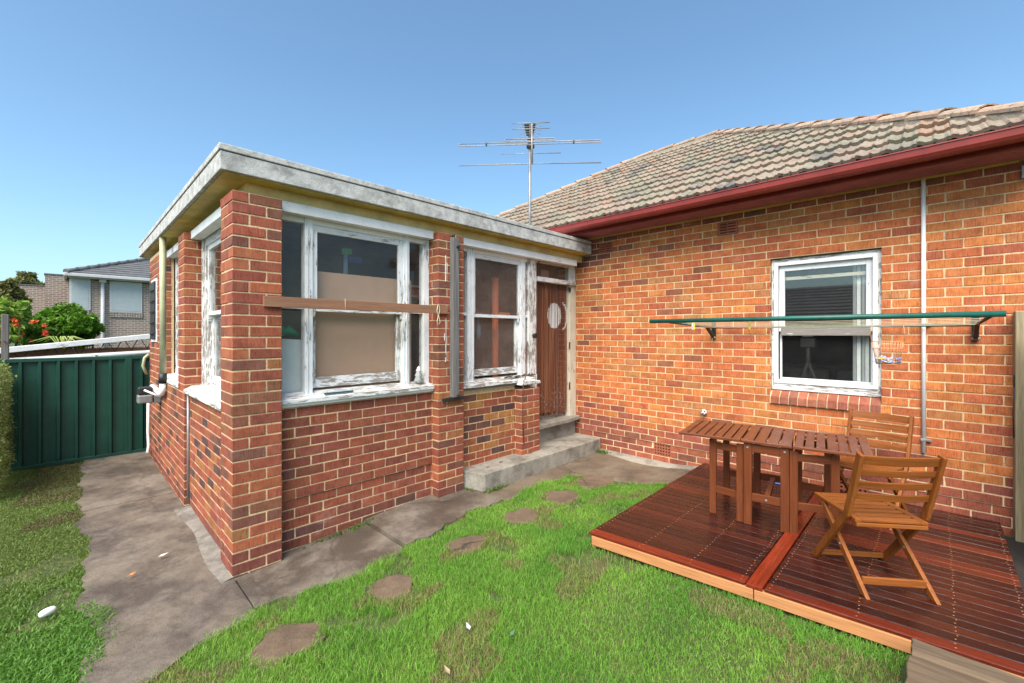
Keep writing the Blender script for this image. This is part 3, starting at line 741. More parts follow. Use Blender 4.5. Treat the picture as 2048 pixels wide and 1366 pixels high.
GP.put(MB().tube([(2.10,-.062,2.80),(2.10,-.085,2.80)],.016,8),'bolt',M['black']); GP.put(MB().tube([(2.06,-.04,2.905),(2.06,-.04,2.935)],.016,8),'bolt',M['black'])
GP.put(MB().tube([(2.10,-.062,1.19),(2.10,-.075,1.19)],.014,8),'bolt',M['rust'])

# ---- left side windows
def frame_yz(y0,y1,z0,z1,x,d,wl,wr,wt,wb):
    mb=MB(); mb.box((x,y0,z0),(x+d,y0+wl,z1)); mb.box((x,y1-wr,z0),(x+d,y1,z1))
    mb.box((x+.001,y0+wl,z1-wt),(x+d-.001,y1-wr,z1)); mb.box((x+.001,y0+wl,z0),(x+d-.001,y1-wr,z0+wb)); return mb
for (y0,y1,zs,lab) in ((.352,1.948,1.27,'side window with flaking sill next to the corner pier'),(2.302,3.60,1.29,'second side window, nearer the green fence')):
    Wc=EXT.put(MB().box((.165,y0,zs+.03),(.255,y0+.09,2.88)),'window',M['white_old'],bev=.004,label=lab)
    child(MB().box((.165,y1-.14,zs+.03),(.255,y1-.001,2.88)),'jamb',M['white_old'],Wc,.004)
    child(MB().box((.15,y1-.10,zs+.03),(.1645,y1-.085,2.88)).box((.15,y1-.05,zs+.03),(.1645,y1-.03,2.88)),'bead',M['white_old'],Wc,.002)
    child(MB().box((.17,y0+.09,2.80),(.24,y1-.14,2.88)),'head',M['white'],Wc,.003)
    child(frame_yz(y0+.09,y1-.14,2.05,2.80,.185,.04,.05,.05,.05,.04),'sash',M['white'],Wc,.003)
    child(frame_yz(y0+.09,y1-.14,zs+.05,2.09,.226,.035,.05,.05,.04,.08),'sash',M['white'],Wc,.003)
    child(MB().box((.205,y0+.135,2.085),(.209,y1-.185,2.755)),'pane',M['glass_dirty'],Wc); child(MB().box((.245,y0+.135,zs+.12),(.249,y1-.185,2.055)),'pane',M['glass_dirty'],Wc)
    child(MB().prism([(y1-.17,2.049),(y1-.145,2.049),(y1-.145,1.98),(y1-.16,1.99)],0,.186,.224),'sash_horn',M['white'],Wc,.002)
    EXT.put(MB().box((.06,y0,2.872),(.16,y1-.002,2.957)),'lintel_board',M['white_clean'],bev=.004)
    EXT.put(MB().prism([(-.005,zs-.045),(-.005,zs-.01),(.06,zs+.025),(.26,zs+.045),(.26,zs-.045)],1,y0+.001,y1-.003),'window_sill',M['white_old'],bev=.006)
EXT.put(MB().tube([(.03,1.90,.05),(.03,1.90,1.24)],.013,8),'conduit',M['grey_metal'])
# dark screen on the far end wall
LV=EXT.put(MB().box((-.012,3.94,1.74),(.06,4.46,2.63)),'screen_window',M['white'],bev=.004)
child(MB().box((-.03,3.98,1.78),(-.013,4.42,2.59)),'screen',M['black'],LV,.004)
for k in range(5): child(MB().prism([(-.055,1.86+.15*k),(-.031,1.83+.15*k),(-.031,1.87+.15*k)],1,3.99,4.30),'louvre',M['black'],LV)

# ---- downpipe, hose reel box
DP=Root('downpipe',(-.07,3.1,1.1),'pale green downpipe with white elbow on the sunroom side wall','pipe')
DP.put(MB().tube([(-.04,3.10,3.05),(-.04,3.10,1.36)],.034,14),'upright',M['pipe_green'])
DP.put(MB().tube([(-.04,3.10,1.36),(-.04,3.10,1.24)],.043,14),'collar',M['black'])
DP.put(MB().tube([(-.04,3.10,1.24),(-.04,3.10,1.15),(-.045,3.13,1.11),(-.05,3.2,1.10),(-.05,3.95,1.13)],.034,12),'elbow',M['pvc'])
HR=Root('line_reel_box',(-.16,3.6,.9),'grey plastic retractable line box on a wall arm','box')
HR.put(MB().box((-.235,3.56,1.06),(-.09,3.70,1.16)),'lid',M['black'],bev=.02,seg=3); HR.put(MB().box((-.24,3.555,.95),(-.085,3.705,1.058)),'case',M['grey_metal'],bev=.018,seg=3)
HR.put(MB().box((-.076,3.57,.94),(-.001,3.66,1.05)),'arm',M['grey_metal'],bev=.008)
HR.put(MB().tube([(-.18,3.50,1.13),(-.02,3.42,1.03)],.012,8),'lever',M['pvc'])
mb=MB(); mb.tube([(-.03,4.6,.95),(-.035,4.6,.4),(-.03,4.58,.2),(-.05,4.5,.1)],.018,8); obj_thing(mb,'drain_hose',M['pvc'],'thin white drain hose hanging at the far sunroom corner','hose')
obj_thing(MB().tube([(-.02,4.62,1.55),(-.07,4.62,1.5),(-.09,4.62,1.38),(-.05,4.62,1.25)],.02,10),'bent_pipe',M['pipe_green'],'short bent pale green pipe at the far sunroom corner','pipe')

# ================================================================== main house
HOUSE=Root('brick_house',(6.5,0,0),'orange red brick house with weathered terracotta tiled hip roof','house')
HB=Bricks(HOUSE); XB=4.707; ZB=.382-4*H; YE=-4.42
WIN=(-3.402,-2.436,1.07,2.704)
vents=[(-.394,-.155,3.048,3.216),(-2.10,-1.865,3.048,3.216),(-1.27,-1.03,.21,.377),(-3.30,-3.06,.21,.377)]
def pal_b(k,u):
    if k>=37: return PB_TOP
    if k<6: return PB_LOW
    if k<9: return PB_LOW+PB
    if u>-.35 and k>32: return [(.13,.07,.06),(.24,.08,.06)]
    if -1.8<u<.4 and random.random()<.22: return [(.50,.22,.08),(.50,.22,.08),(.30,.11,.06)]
    return PB
hs=[WIN]+vents
mbm=MB()
# mortar core with the window opening and vents left open
def core(x,zlo,zhi,depth=.15):
    cells_y=sorted({YE,1.0}|{h[0] for h in hs}|{h[1] for h in hs}); cells_z=sorted({zlo,zhi}|{z for h in hs for z in h[2:] if zlo<z<zhi})
    for a,b in zip(cells_y,cells_y[1:]):
        for c,d in zip(cells_z,cells_z[1:]):
            my,mz=(a+b)/2,(c+d)/2
            if any(h[0]<my<h[1] and h[2]<mz<h[3] for h in hs): continue
            mbm.box((x,a,c),(x+depth,b,d))
core(XB+.0045,.382,3.33); core(XB+.0165,-.05,.381)
HW=HOUSE.put(mbm,'wall',M['mortar'])
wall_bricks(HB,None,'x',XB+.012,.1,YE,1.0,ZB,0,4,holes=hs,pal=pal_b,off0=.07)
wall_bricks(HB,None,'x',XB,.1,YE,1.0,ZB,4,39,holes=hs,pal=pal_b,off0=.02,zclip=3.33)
HB.flush(300)
# side wall at the right hand corner, inner reveal of window
HOUSE.put(MB().box((XB+.11,YE+.005,-.05),(11.0,YE+.15,3.3)),'side_wall',M['farbrick_dark'])
HOUSE.put(MB().box((11.0,YE,-.05),(11.2,4.4,3.3)),'rear_wall',M['farbrick_dark'])
HOUSE.put(MB().box((4.712,1.001,-.05),(4.85,4.4,3.3)),'wall_stretch',M['farbrick_dark'])
# vents
for i,(a,b,c,d) in enumerate(vents):
    dark=HOUSE.put(MB().box((XB+.035,a,c),(XB+.08,b,d)),'vent',M['dark'])
    mb=MB(); y0,y1,z0,z1=a+.006,b-.006,c+.006,d-.006; f=XB+ (.004 if i<2 else .016)
    if i<2:
        mb.box((f,y0,z0),(f+.03,y0+.022,z1)); mb.box((f,y1-.022,z0),(f+.03,y1,z1)); mb.box((f,(y0+y1)/2-.008,z0),(f+.03,(y0+y1)/2+.008,z1))
        for k in range(5):
            z=z0+(z1-z0-.022)*k/4; mb.box((f+.001,y0+.022,z),(f+.029,y1-.022,z+.022))
    else:
        nx,nz=6,4; py=(y1-y0)/nx; pz=(z1-z0)/nz
        for k in range(nx+1): mb.box((f,y0+py*k-(.0 if k else 0)-.009,z0),(f+.03,y0+py*k+.009,z1))
        for k in range(nz+1): mb.box((f+.001,y0,z0+pz*k-.009),(f+.029,y1,z0+pz*k+.009))
    child(mb,'grille',M['terracotta'],dark)
# window
y0,y1,z0,z1=WIN
xf=XB+.055
def rect_frame(x,ya,yb,za,zb,wv,wh,d):
    mb=MB(); mb.box((x,ya,za),(x+d,ya+wv,zb)); mb.box((x,yb-wv,za),(x+d,yb,zb)); mb.box((x+.001,ya+wv,zb-wh),(x+d-.001,yb-wv,zb)); mb.box((x+.001,ya+wv,za),(x+d-.001,yb-wv,za+wh)); return mb
WB=HOUSE.put(rect_frame(xf,y0+.002,y1-.002,1.265,z1-.012,.035,.035,.10),'window',M['white_old'],bev=.004,label='grey white double hung window in the orange brick wall')
child(rect_frame(xf-.012,y0+.03,y1-.03,1.30,z1-.045,.04,.04,.03),'screen_frame',M['pvc'],WB,.003)
child(rect_frame(xf+.03,y0+.07,y1-.07,1.88,z1-.085,.055,.06,.035),'sash',M['white_clean'],WB,.003)
child(MB().box((xf+.022,y0+.09,1.835),(xf+.07,y1-.09,1.928)),'meeting_rail',M['bare'],WB,.003)
child(rect_frame(xf+.066,y0+.07,y1-.07,1.335,1.90,.02,.025,.03),'sash',M['white_clean'],WB,.003)
child(MB().box((xf+.05,y0+.12,1.93),(xf+.054,y1-.12,z1-.14)),'pane',M['glass'],WB)
child(MB().box((xf+.08,y0+.09,1.36),(xf+.084,y1-.09,1.84)),'pane',M['glass'],WB)
child(MB().box((xf-.004,y0+.004,1.225),(xf+.1,y1-.004,1.264)),'timber_sill',M['white_old'],WB,.004)
child(MB().box((xf+.075,y0+.10,2.46),(xf+.085,y1-.10,2.495)),'blind_rail',M['cream_paint'],WB)
for i in range(11):
    a=y0+.004+i*(y1-y0-.008)/11; b=a+(y1-y0-.008)/11-.010
    c=vary(pick([(.36,.125,.075),(.33,.115,.072),(.39,.14,.078),(.30,.11,.072)]))
    dz=random.uniform(-.003,.003)
    o=MB().prism([(XB+.08,1.235+dz),(XB-.022,1.152+dz),(XB-.028,1.075),(XB+.08,1.075)],1,a,b,c).build('brick',M['brick'],None,.004); o.parent=WB
child(MB().prism([(XB+.078,1.225),(XB-.010,1.142),(XB-.016,1.072),(XB+.078,1.072)],1,y0,y1),'sill_mortar',M['mortar'],WB)
# room behind
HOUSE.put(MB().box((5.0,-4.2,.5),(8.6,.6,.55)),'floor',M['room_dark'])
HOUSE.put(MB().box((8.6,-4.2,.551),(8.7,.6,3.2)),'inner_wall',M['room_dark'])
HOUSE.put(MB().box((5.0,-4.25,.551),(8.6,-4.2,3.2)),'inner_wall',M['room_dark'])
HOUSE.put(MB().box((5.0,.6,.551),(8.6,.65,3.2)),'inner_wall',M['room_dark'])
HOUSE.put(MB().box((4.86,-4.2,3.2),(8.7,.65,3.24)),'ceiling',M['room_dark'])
BL=Root('vertical_blind',(4.93,-3.27,1.3),'pale vertical blind drawn to the right inside the house window','blind')
for k in range(7):
    y=-3.395+k*.034; a=.012 if k%2 else -.012
    BL.put(MB().prism([(4.872+a,y),(4.875+a,y),(4.905-a,y+.033),(4.902-a,y+.033)],2,1.24,2.66),'slat',M['blind'])
BL.put(MB().box((4.89,-3.42,2.66),(4.94,-2.42,2.69)),'head_rail',M['cream_paint'])
TP=Root('tripod',(5.7,-2.62,.55),'dark tripod and head standing inside the house window','tripod')
for k in range(3):
    a=2*math.pi*k/3+.4; TP.put(MB().tube([(5.7,-2.62,1.5),(5.7+.35*math.cos(a),-2.62+.35*math.sin(a),.56)],[.02,.012],8),'leg',M['ant_dark'])
TP.put(MB().tube([(5.7,-2.62,1.4),(5.7,-2.62,1.68)],.022,8),'column',M['ant_dark']); TP.put(MB().box((5.66,-2.70,1.68),(5.78,-2.54,1.80)),'head',M['ant_dark'],bev=.015); TP.put(MB().box((5.67,-2.68,1.81),(5.77,-2.56,1.97)),'mount',M['grey_metal'],bev=.01)
CS=Root('sofa',(6.6,-3.2,.55),'dark sofa with patterned cushions inside the house window','sofa')
CS.put(MB().box((6.4,-4.1,.551),(7.2,-2.0,.98)),'base',M['ant_dark'],bev=.04); CS.put(MB().box((7.0,-4.1,.98),(7.25,-2.0,1.40)),'backrest',M['ant_dark'],bev=.05)
for k in range(3): CS.put(MB().box((6.75,-4.0+.66*k,.985),(6.98,-3.42+.66*k,1.34)),'cushion',M['room'],bev=.06,seg=3)

# eave, gutter
XE=4.2; ZE=3.425; TP_=.60; XR=8.01; YR0,YR1=-.77,1.0
YC0=YR0-(XR-XE); YC1=YR1+(XR-XE)
HOUSE.put(MB().box((4.664,YC0+.3,3.285),(4.7065,.9,3.325)),'trim_board',M['yellow'],bev=.003)
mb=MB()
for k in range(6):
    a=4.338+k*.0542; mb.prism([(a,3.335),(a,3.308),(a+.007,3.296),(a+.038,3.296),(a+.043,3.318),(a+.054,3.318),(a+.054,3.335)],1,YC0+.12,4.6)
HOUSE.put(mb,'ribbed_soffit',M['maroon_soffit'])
HOUSE.put(MB().box((4.318,YC0+.1,3.296),(4.337,4.7,3.43)).box((4.25,YC0+.1,3.412),(4.318,4.7,3.43)),'fascia',M['maroon'])
pr=[(4.252,3.325),(4.19,3.318),(4.158,3.330),(4.142,3.355),(4.136,3.405),(4.128,3.408),(4.128,3.418),(4.142,3.418),(4.147,3.36),(4.165,3.338),(4.195,3.328),(4.245,3.334),(4.247,3.41),(4.252,3.41)]
GU=HOUSE.put(MB().prism(pr,1,YC0+.05,4.75),'gutter',M['maroon'])
for y in (-3.75,-2.35,-1.35,-.35,.45): child(MB().prism([(a-.003,b-.003) for a,b in pr[:6]]+[(a+.002,b+.002) for a,b in pr[:6]][::-1],1,y,y+.035),'gutter_bracket',M['maroon'],GU)
# ---- roof tiles
def tile_mb(c,u0=0,v0=0,wd=.208,ln=.40):
    """Marseille tile: across x, up the slope y, normal z; front edge at y=0"""
    px=[0,.012,.030,.052,.090,.108,.128,.165,.186,.208]
    pz=[.026,.031,.024,.010,.010,.026,.010,.010,.022,.020]
    V=[];F=[];n=len(px)
    for j,(y,dz,th) in enumerate(((0,.0,0),(.012,.006,0),(ln,.0,0))):
        for x,z in zip(px,pz): V.append((x,y,z+(.040 if j<2 else .0)+(dz)))
    for x,z in zip(px,pz): V.append((x,.004,z+.006))
    for i in range(n-1):
        F+=[(i,i+1,n+i+1,n+i),(n+i,n+i+1,2*n+i+1,2*n+i),(3*n+i,3*n+i+1,i+1,i)]
    F+=[(3*n,0,n,2*n),(3*n+n-1,2*n+n-1,n+n-1,n-1)]
    return MB().add(V,F,None,c)
TC=[(.24,.16,.122),(.25,.18,.138),(.20,.14,.112),(.24,.19,.145),(.165,.15,.115),(.27,.14,.09),(.095,.09,.088),(.185,.17,.12)]
TW=[5,4,4,3,4,1,2,4]
tile_me=[]
for c in TC:
    me=tile_mb(c).mesh('tile'); me.materials.append(M['tile']); tile_me.append(me)
cosP=1/math.sqrt(1+TP_*TP_); sinP=TP_*cosP
ROOF=HOUSE.put(MB().add([(XE,YC0,ZE-.01),(XE,YC1,ZE-.01),(XR,YR1,ZE-.01+TP_*(XR-XE)),(XR,YR0,ZE-.01+TP_*(XR-XE)),(2*XR-XE,YC0,ZE-.01),(2*XR-XE,YC1,ZE-.01)],
   [(0,3,2,1),(3,0,4),(2,5,1)[::1],(3,4,5,2)]),'roof',M['tile'])
inst=[]
GA=.335
for row in range(0,14):
    s=row*GA-.03
    for kcol in range(-60,60):
        y=kcol*.205+(.1025 if row%2 else 0)*0+.02
        xm=XE+(s+.2)*cosP
        if xm>XR+.05: continue
        t=(xm-XE)
        if y+.06<YC0+t or y+.15>YC1-t: continue
        p=Vector((XE+s*cosP,y,ZE+s*sinP))
        d=p-CAM; inst.append(((.2*.33)*abs(d.normalized().dot(Vector((-sinP,0,cosP))))/ (p-CAM).length**2,p))
inst.sort(key=lambda t:-t[0])
# basis: tile x -> -Y (right as seen from the yard), tile y -> up slope, tile z -> normal
def tile_matrix(p):
    ex=Vector((0,1,0)); ey=Vector((cosP,0,sinP)); ez=ex.cross(ey)
    ex=Vector((0,-1,0)); ez=ex.cross(ey)
    m=Matrix((ex,ey,ez)).transposed().to_4x4(); 
    m=m@Matrix.Rotation(random.uniform(-.012,.012),4,'Z')@Matrix.Rotation(random.uniform(-.01,.01),4,'X')
    m.translation=p+Vector((0,.208,0))+ez*random.uniform(-.004,.004); return m
rest=MB()
for i,(a,p) in enumerate(inst):
    k=random.choices(range(len(TC)),TW)[0]; m4=tile_matrix(p)
    if i<300:
        o=bpy.data.objects.new('roof_tile',tile_me[k]); col.objects.link(o); o.parent=ROOF; o.matrix_basis=m4
    else:
        t=tile_mb(TC[k]); rest.add([m4@Vector(v) for v in t.v],t.f,None,TC[k])
o=rest.build('roof_tile',M['tile'],recalc=False); o.parent=ROOF; tag(o,kind='stuff')
# ridge and hip caps
def caps(p0,p1,n_from=0):
    p0=Vector(p0);p1=Vector(p1);d=p1-p0;L=d.length;d.normalize(); n=int(L/.36)
    sdv=d.cross(Vector((0,0,1))).normalized(); u=sdv.cross(d)
    for k in range(n_from,n):
        q0=p0+d*(k*L/n); q1=q0+d*(L/n+.05); V=[];F=[]; m_=9
        for (q,r_,lift) in ((q0,.120,.022),(q1,.108,.0)):
            for j in range(m_):
                t=math.pi*(-.08+1.16*j/(m_-1)); V.append(q+sdv*(r_*math.cos(t))+u*(r_*.55*math.sin(t)+lift))
        for (q,r_,lift) in ((q0,.104,.022),):
            for j in range(m_):
                t=math.pi*(-.08+1.16*j/(m_-1)); V.append(q+sdv*(r_*math.cos(t))+u*(r_*.55*math.sin(t)+lift-.004))
        for j in range(m_-1): F+=[(j,j+1,m_+j+1,m_+j),(2*m_+j,2*m_+j+1,j+1,j)]
        c=pick([(.40,.22,.16),(.42,.28,.2),(.36,.24,.17)])
        mb=MB().add(V,F,None,c,False); o=mb.build('ridge_cap',M['tile'],None); o.parent=ROOF
zr=ZE+TP_*(XR-XE)
def bedding(p0,p1):
    p0=Vector(p0);p1=Vector(p1);d=(p1-p0).normalized(); sv=d.cross(Vector((0,0,1))).normalized(); u=sv.cross(d)
    V=[]
    for p in (p0,p1): V+=[p+sv*.12-u*.10,p+sv*.10+u*.012,p-sv*.10+u*.012,p-sv*.12-u*.10]
    o=MB().add(V,[(0,1,5,4),(1,2,6,5),(2,3,7,6),(3,0,4,7),(0,3,2,1),(4,5,6,7)],None,(.24,.2,.15)).build('mortar_bedding',M['tile']); o.parent=ROOF
for a_,b_ in (((XE,YC0,ZE+.03),(XR,YR0,zr+.03)),((XR,YR0,zr+.03),(XR,YR1,zr+.03)),((XE,YC1,ZE+.03),(XR,YR1,zr+.03))): bedding(a_,b_)
caps((XE,YC0,ZE+.03),(XR,YR0,zr+.03)); caps((XR,YR0,zr+.03),(XR,YR1,zr+.03)); caps((XE,YC1,ZE+.03),(XR,YR1,zr+.03))

# ---- wall fittings
CD=Root('white_conduit',(XB-.02,-3.70,.75),'thin white conduit running down the orange brick wall','pipe')
CD.put(MB().tube([(XB-.017,-3.70,3.29),(XB-.017,-3.702,.75)],.0165,10),'pipe',M['pvc'])
for z in (1.93,.86): CD.put(MB().box((XB-.036,-3.755,z),(XB-.002,-3.68,z+.022)),'saddle',M['grey_metal'],bev=.003)
mb=MB(); import bmesh
bm=bmesh.new(); bmesh.ops.create_icosphere(bm,subdivisions=3,radius=.036); 
bm2=bmesh.new(); bmesh.ops.create_icosphere(bm2,subdivisions=1,radius=1); pv=[Vector(v.co).normalized() for v in bm2.verts]; bm.verts.index_update()
V=[v.co+Vector((XB-.034,-1.715,.878)) for v in bm.verts]
for f in bm.faces:
    c=f.calc_center_median().normalized(); blk=max(c.dot(q) for q in pv)>.945
    mb.add([V[v.index] for v in f.verts],[(0,1,2)],None,(.02,.02,.02) if blk else (.72,.72,.70),True)
obj_thing(mb,'soccer_ball_knob',M['plain'],'tiny black and white soccer ball fixed to the brick wall','knob')
obj_thing(MB().box((XB-.045,-4.36,3.14),(XB-.002,-4.29,3.25)),'sensor_box',M['grey_metal'],'small grey metal box high on the wall at right','box',bev=.006)

# ================================================================== clothesline
XL=3.5; ZL=1.987
CL=Root('clothesline',(XB-.02,-2.9,1.8),'green fold down clothesline with cream cords on the brick wall','clothesline')
CL.put(MB().tube([(XL,-1.592,ZL),(XL,-4.118,ZL)],.021,14),'front_bar',M['line_green'])
for y in (-1.83,-4.03):
    CL.put(MB().tube([(XL,y+(.02 if y>-3 else -.02),ZL-.012),(XB-.05,y,1.93)],.013,8),'arm',M['rust'] if y<-3 else M['line_green'])
    CL.put(MB().box((XB-.03,y-.022,1.80),(XB-.002,y+.022,2.0)),'bracket',M['black'],bev=.003)
    CL.put(MB().beam((XB-.03,y,1.815),(XB-.26,y,1.945),.03,.035),'strut',M['black'],bev=.003)
    CL.put(MB().tube([(XB-.04,y-.028,1.81),(XB-.04,y+.028,1.81)],.012,8),'bolt',M['grey_metal'])
CL.put(MB().tube([(XB-.08,-1.83,1.928),(XB-.08,-4.03,1.928)],.010,8),'rear_bar',M['line_green'])
for k in range(6):
    t=(k+.6)/7; x=XL+(XB-.1-XL)*t; z=ZL-.012-.055*t
    p=[(x,-1.83-2.2*q/10,z-.012*math.sin(math.pi*q/10)) for q in range(11)]
    CL.put(MB().tube(p,.0019,5),'cord',M['cord'])
for (y,c,t) in ((-1.93,(.75,.6,.05),.3),(-2.0,(.7,.7,.7),.1),(-2.55,(.75,.65,.1),.05)):
    x=XL+(XB-.1-XL)*t; mb=MB().box((x-.008,y-.006,ZL-.09),(x+.008,y+.006,ZL-.01),c)
    obj_thing(mb,'clothes_peg',M['plain'],{-1.93:'yellow clothes peg on the cord near the left arm',-2.0:'white clothes peg just right of the left bracket',-2.55:'pale yellow clothes peg mid way along the cords'}[y],'peg','pegs on the clothesline',bev=.002)
BK=Root('peg_basket',(4.0,-3.5,1.58),'copper wire peg basket hanging from the clothesline','basket')
bx,by=4.0,-3.49
def ringp(rx,ry,z,n=24): return [(bx+rx*math.cos(2*math.pi*k/n),by+ry*math.sin(2*math.pi*k/n),z) for k in range(n+1)]
mb=MB()
for (rx,ry,z) in ((.075,.105,1.79),(.07,.098,1.73),(.06,.083,1.64),(.055,.075,1.597)): mb.tube(ringp(rx,ry,z),.0022,5)
for k in range(26):
    t=2*math.pi*k/26; mb.tube([(bx+.075*math.cos(t),by+.105*math.sin(t),1.79),(bx+.055*math.cos(t),by+.075*math.sin(t),1.597)],.0016,5)
for k in range(-3,4): mb.tube([(bx+.017*k,by-.072,1.597),(bx+.017*k,by+.072,1.597)],.0016,5)
BK.put(mb,'wire_cage',M['copper'])
BK.put(MB().tube([(bx,by-.105,1.79),(bx,by-.11,1.85),(bx,by-.10,1.925)],.0026,6).tube([(bx,by+.105,1.79),(bx,by+.115,1.85),(bx,by+.10,1.925)],.0026,6),'hook',M['copper'])
mb=MB()
for k in range(46):
    x=bx+random.uniform(-.045,.045);y=by+random.uniform(-.06,.06);z=1.603+random.uniform(0,.045);a=random.uniform(0,6.3);e=random.uniform(-.3,.5)
    mb.beam((x,y,z),(x+.045*math.cos(a)*math.cos(e),y+.045*math.sin(a)*math.cos(e),z+.03*abs(math.sin(e))+.006),.011,.008,c=pick([(.4,.45,.75),(.7,.7,.75),(.8,.65,.1),(.75,.75,.75),(.25,.4,.7)]))
tag(mb.build('clothes_pegs',M['plain']),'heap of coloured clothes pegs in the copper wire basket','pegs',kind='stuff')

# ================================================================== antenna
AX,AY=3.975,.57
AN=Root('tv_antenna',(AX,AY,3.25),'tall grey television antenna on the flat sunroom roof','antenna')
rr=Vector((math.sin(TH),-math.cos(TH),0)); ff=Vector((math.cos(TH),math.sin(TH),0))
def ap(r_,z,f=0): return Vector((AX,AY,0))+rr*r_+ff*f+Vector((0,0,z))
AN.put(MB().tube([ap(.01,3.25),ap(.0,3.7),ap(0,4.80)],.02,8),'mast',M['ant'])
AN.put(MB().tube([ap(.03,4.38,-.05),ap(.03,4.98,-.05)],.016,8),'boom',M['ant'])
def loop(hw,z,h,tilt): 
    p=[]
    for s_ in (-1,1):
        for k in range(7):
            t=math.pi*(k/6)-math.pi/2
            p.append(ap(s_*(hw+h/2*math.cos(t)),z+s_*tilt+ (h/2*math.sin(t))*s_,-.05))
    p.append(p[0]); return p
AN.put(MB().tube(loop(1.04,4.69,.035,.03),.0075,6),'folded_dipole',M['ant']); AN.put(MB().tube(loop(.36,4.74,.035,.01),.0075,6),'folded_dipole',M['ant'])
AN.put(MB().tube([ap(-1.06,4.355,-.05),ap(0,4.385,-.05),ap(1.06,4.40,-.05)],.008,6),'element',M['ant'])
AN.put(MB().tube([ap(-.44,4.53,-.05),ap(.46,4.545,-.05)],.006,6),'element',M['ant'])
for z,l_ in ((4.955,.27),(4.87,.27)): AN.put(MB().tube([ap(-l_,z,-.1),ap(l_+.02,z+.02,-.1)],.006,6),'element',M['ant'])
mb=MB()
for k,z in enumerate((4.99,4.95,4.91,4.875,4.84)):
    wd=.085-.008*k; mb.beam(ap(-wd,z),ap(wd,z),.05,.018)
mb.tube([ap(.01,4.62),ap(.01,5.0)],[.035,.03],8); mb.tube([ap(.01,4.72),ap(.01,4.78)],.05,8); mb.tube([ap(.01,4.64),ap(.01,4.68)],.06,8)
AN.put(mb,'receiver_head',M['ant_dark'])
for s_ in (-1,1):
    for k in range(6):
        z=4.98-.035*k; AN.put(MB().tube([ap(s_*.07,z),ap(s_*(.19-.012*k),z+.05-.028*k)],.003,5),'whisker',M['ant'])
for s_ in (-.65,.65): AN.put(MB().tube([ap(s_,4.665+.03*s_,-.05),ap(s_,4.715+.03*s_,-.05)],.014,6),'clamp',M['ant_dark'])

# ================================================================== deck
ZD=.25
DK=Root('timber_deck',(3.4,-3,.1),'low dark red timber deck against the brick wall','deck')
F0=Vector((2.09,-1.773,0)); F1=Vector((2.304,-4.084,0)); B0=Vector((4.675,-1.715,0)); B1=Vector((4.69,-4.17,0))
fd=(F1-F0)/(F1.y-F0.y); bd_=(B1-B0)/(B1.y-B0.y)
def dk(t,y):      # t: 0 front .. 1 wall ; y world
    a=F0+fd*(y-F0.y); b=B0+bd_*(y-B0.y); return a*(1-t)+b*t
nb=27
def quadboard(p,zt,th,c):
    V=[(q.x,q.y,zt-th) for q in p]+[(q.x,q.y,zt) for q in p]; off=random.random()*20
    G=[(q.y*1.0+off,q.x+off*.3,0) for q in p]+[(q.y+off,q.x+off*.3,th) for q in p]
    return MB().add(V,[(3,2,1,0),(4,5,6,7),(0,1,5,4),(1,2,6,5),(2,3,7,6),(3,0,4,7)],G,c)
scr=MB()
for bay,(ya,yb) in enumerate(((-1.773,-2.905),(-3.012,-4.175))):
    for k in range(nb):
        t0=k/nb; t1=(k+1)/nb-.0016
        c=pick([(1,1,1),(.8,.8,.85),(.62,.6,.65),(.7,.7,.75),(1.15,1.1,1),(.9,.9,.9),(.55,.6,.7)])
        if k==0: c=(3.0,1.7,1.0) if bay==0 else (2.3,1.5,1.0)
        if bay==1 and k in (12,13,17,21): c=(2.3,1.8,1.2)
        if bay==0 and k in (15,16,20): c=(1.9,1.5,1.1)
        c=vary(c,.08)
        sl=.06*(1-t0) if bay==0 else 0
        yA=ya-(0 if bay else -.0)+(.058*t0 if bay==0 else 0)
        p=[dk(t0,yA),dk(t1,yA),dk(t1,yb),dk(t0,yb)]
        DK.put(quadboard(p,ZD+random.uniform(-.001,.001),.021,c),'deck_board',M['deck'],bev=.0055)
        for ys in ((ya-.03,ya-.42,ya-.78,yb+.03) if bay==0 else (ya-.03,ya-.45,ya-.85,yb+.03)):
            for q in (.25,.75):
                s_=dk(t0+(t1-t0)*q,ys+random.uniform(-.006,.006)); n=6
                scr.add([(s_.x+.0042*math.cos(2*math.pi*j/n),s_.y+.0042*math.sin(2*math.pi*j/n),ZD+.0022) for j in range(n)],[tuple(range(n))])
DK.put(scr,'screw',M['copper'],kind='stuff')
p=[dk(-.004,-2.912),dk(1,-2.912),dk(1,-3.004),dk(-.004,-3.004)]
mb=MB();V=[(q.x,q.y,ZD-.02) for q in p]+[(q.x,q.y,ZD+.003) for q in p]
mb.add(V,[(3,2,1,0),(4,5,6,7),(0,1,5,4),(1,2,6,5),(2,3,7,6),(3,0,4,7)],[(v[0],v[1],v[2]) for v in V],(4.2,2.4,1.2)); DK.put(mb,'deck_board',M['deck'],bev=.003,label='brighter red cross board between the two bays of the deck')
def bearer(y0,y1):
    a=dk(.006,y0); b=dk(.006,y1); DK.put(MB().beam((a.x,a.y,.190),(b.x,b.y,.190),.045,.070),'bearer',M['bearer'],bev=.004)
bearer(-1.80,-2.95); bearer(-2.955,-4.17)
a=dk(.012,-1.80); b=dk(1,-1.74); DK.put(MB().beam((a.x,a.y,.166),(b.x,b.y,.166),.04,.11),'bearer',M['bearer'],bev=.004)
a=dk(.012,-4.15); b=dk(1,-4.15); DK.put(MB().beam((a.x,a.y,.166),(b.x,b.y,.166),.04,.11),'bearer',M['bearer'],bev=.004)
for q in (.2,.4,.6,.8): 
    a=dk(q,-1.84); b=dk(q,-4.12); DK.put(MB().beam((a.x,a.y,.17),(b.x,b.y,.17),.045,.10),'joist',M['bark'])

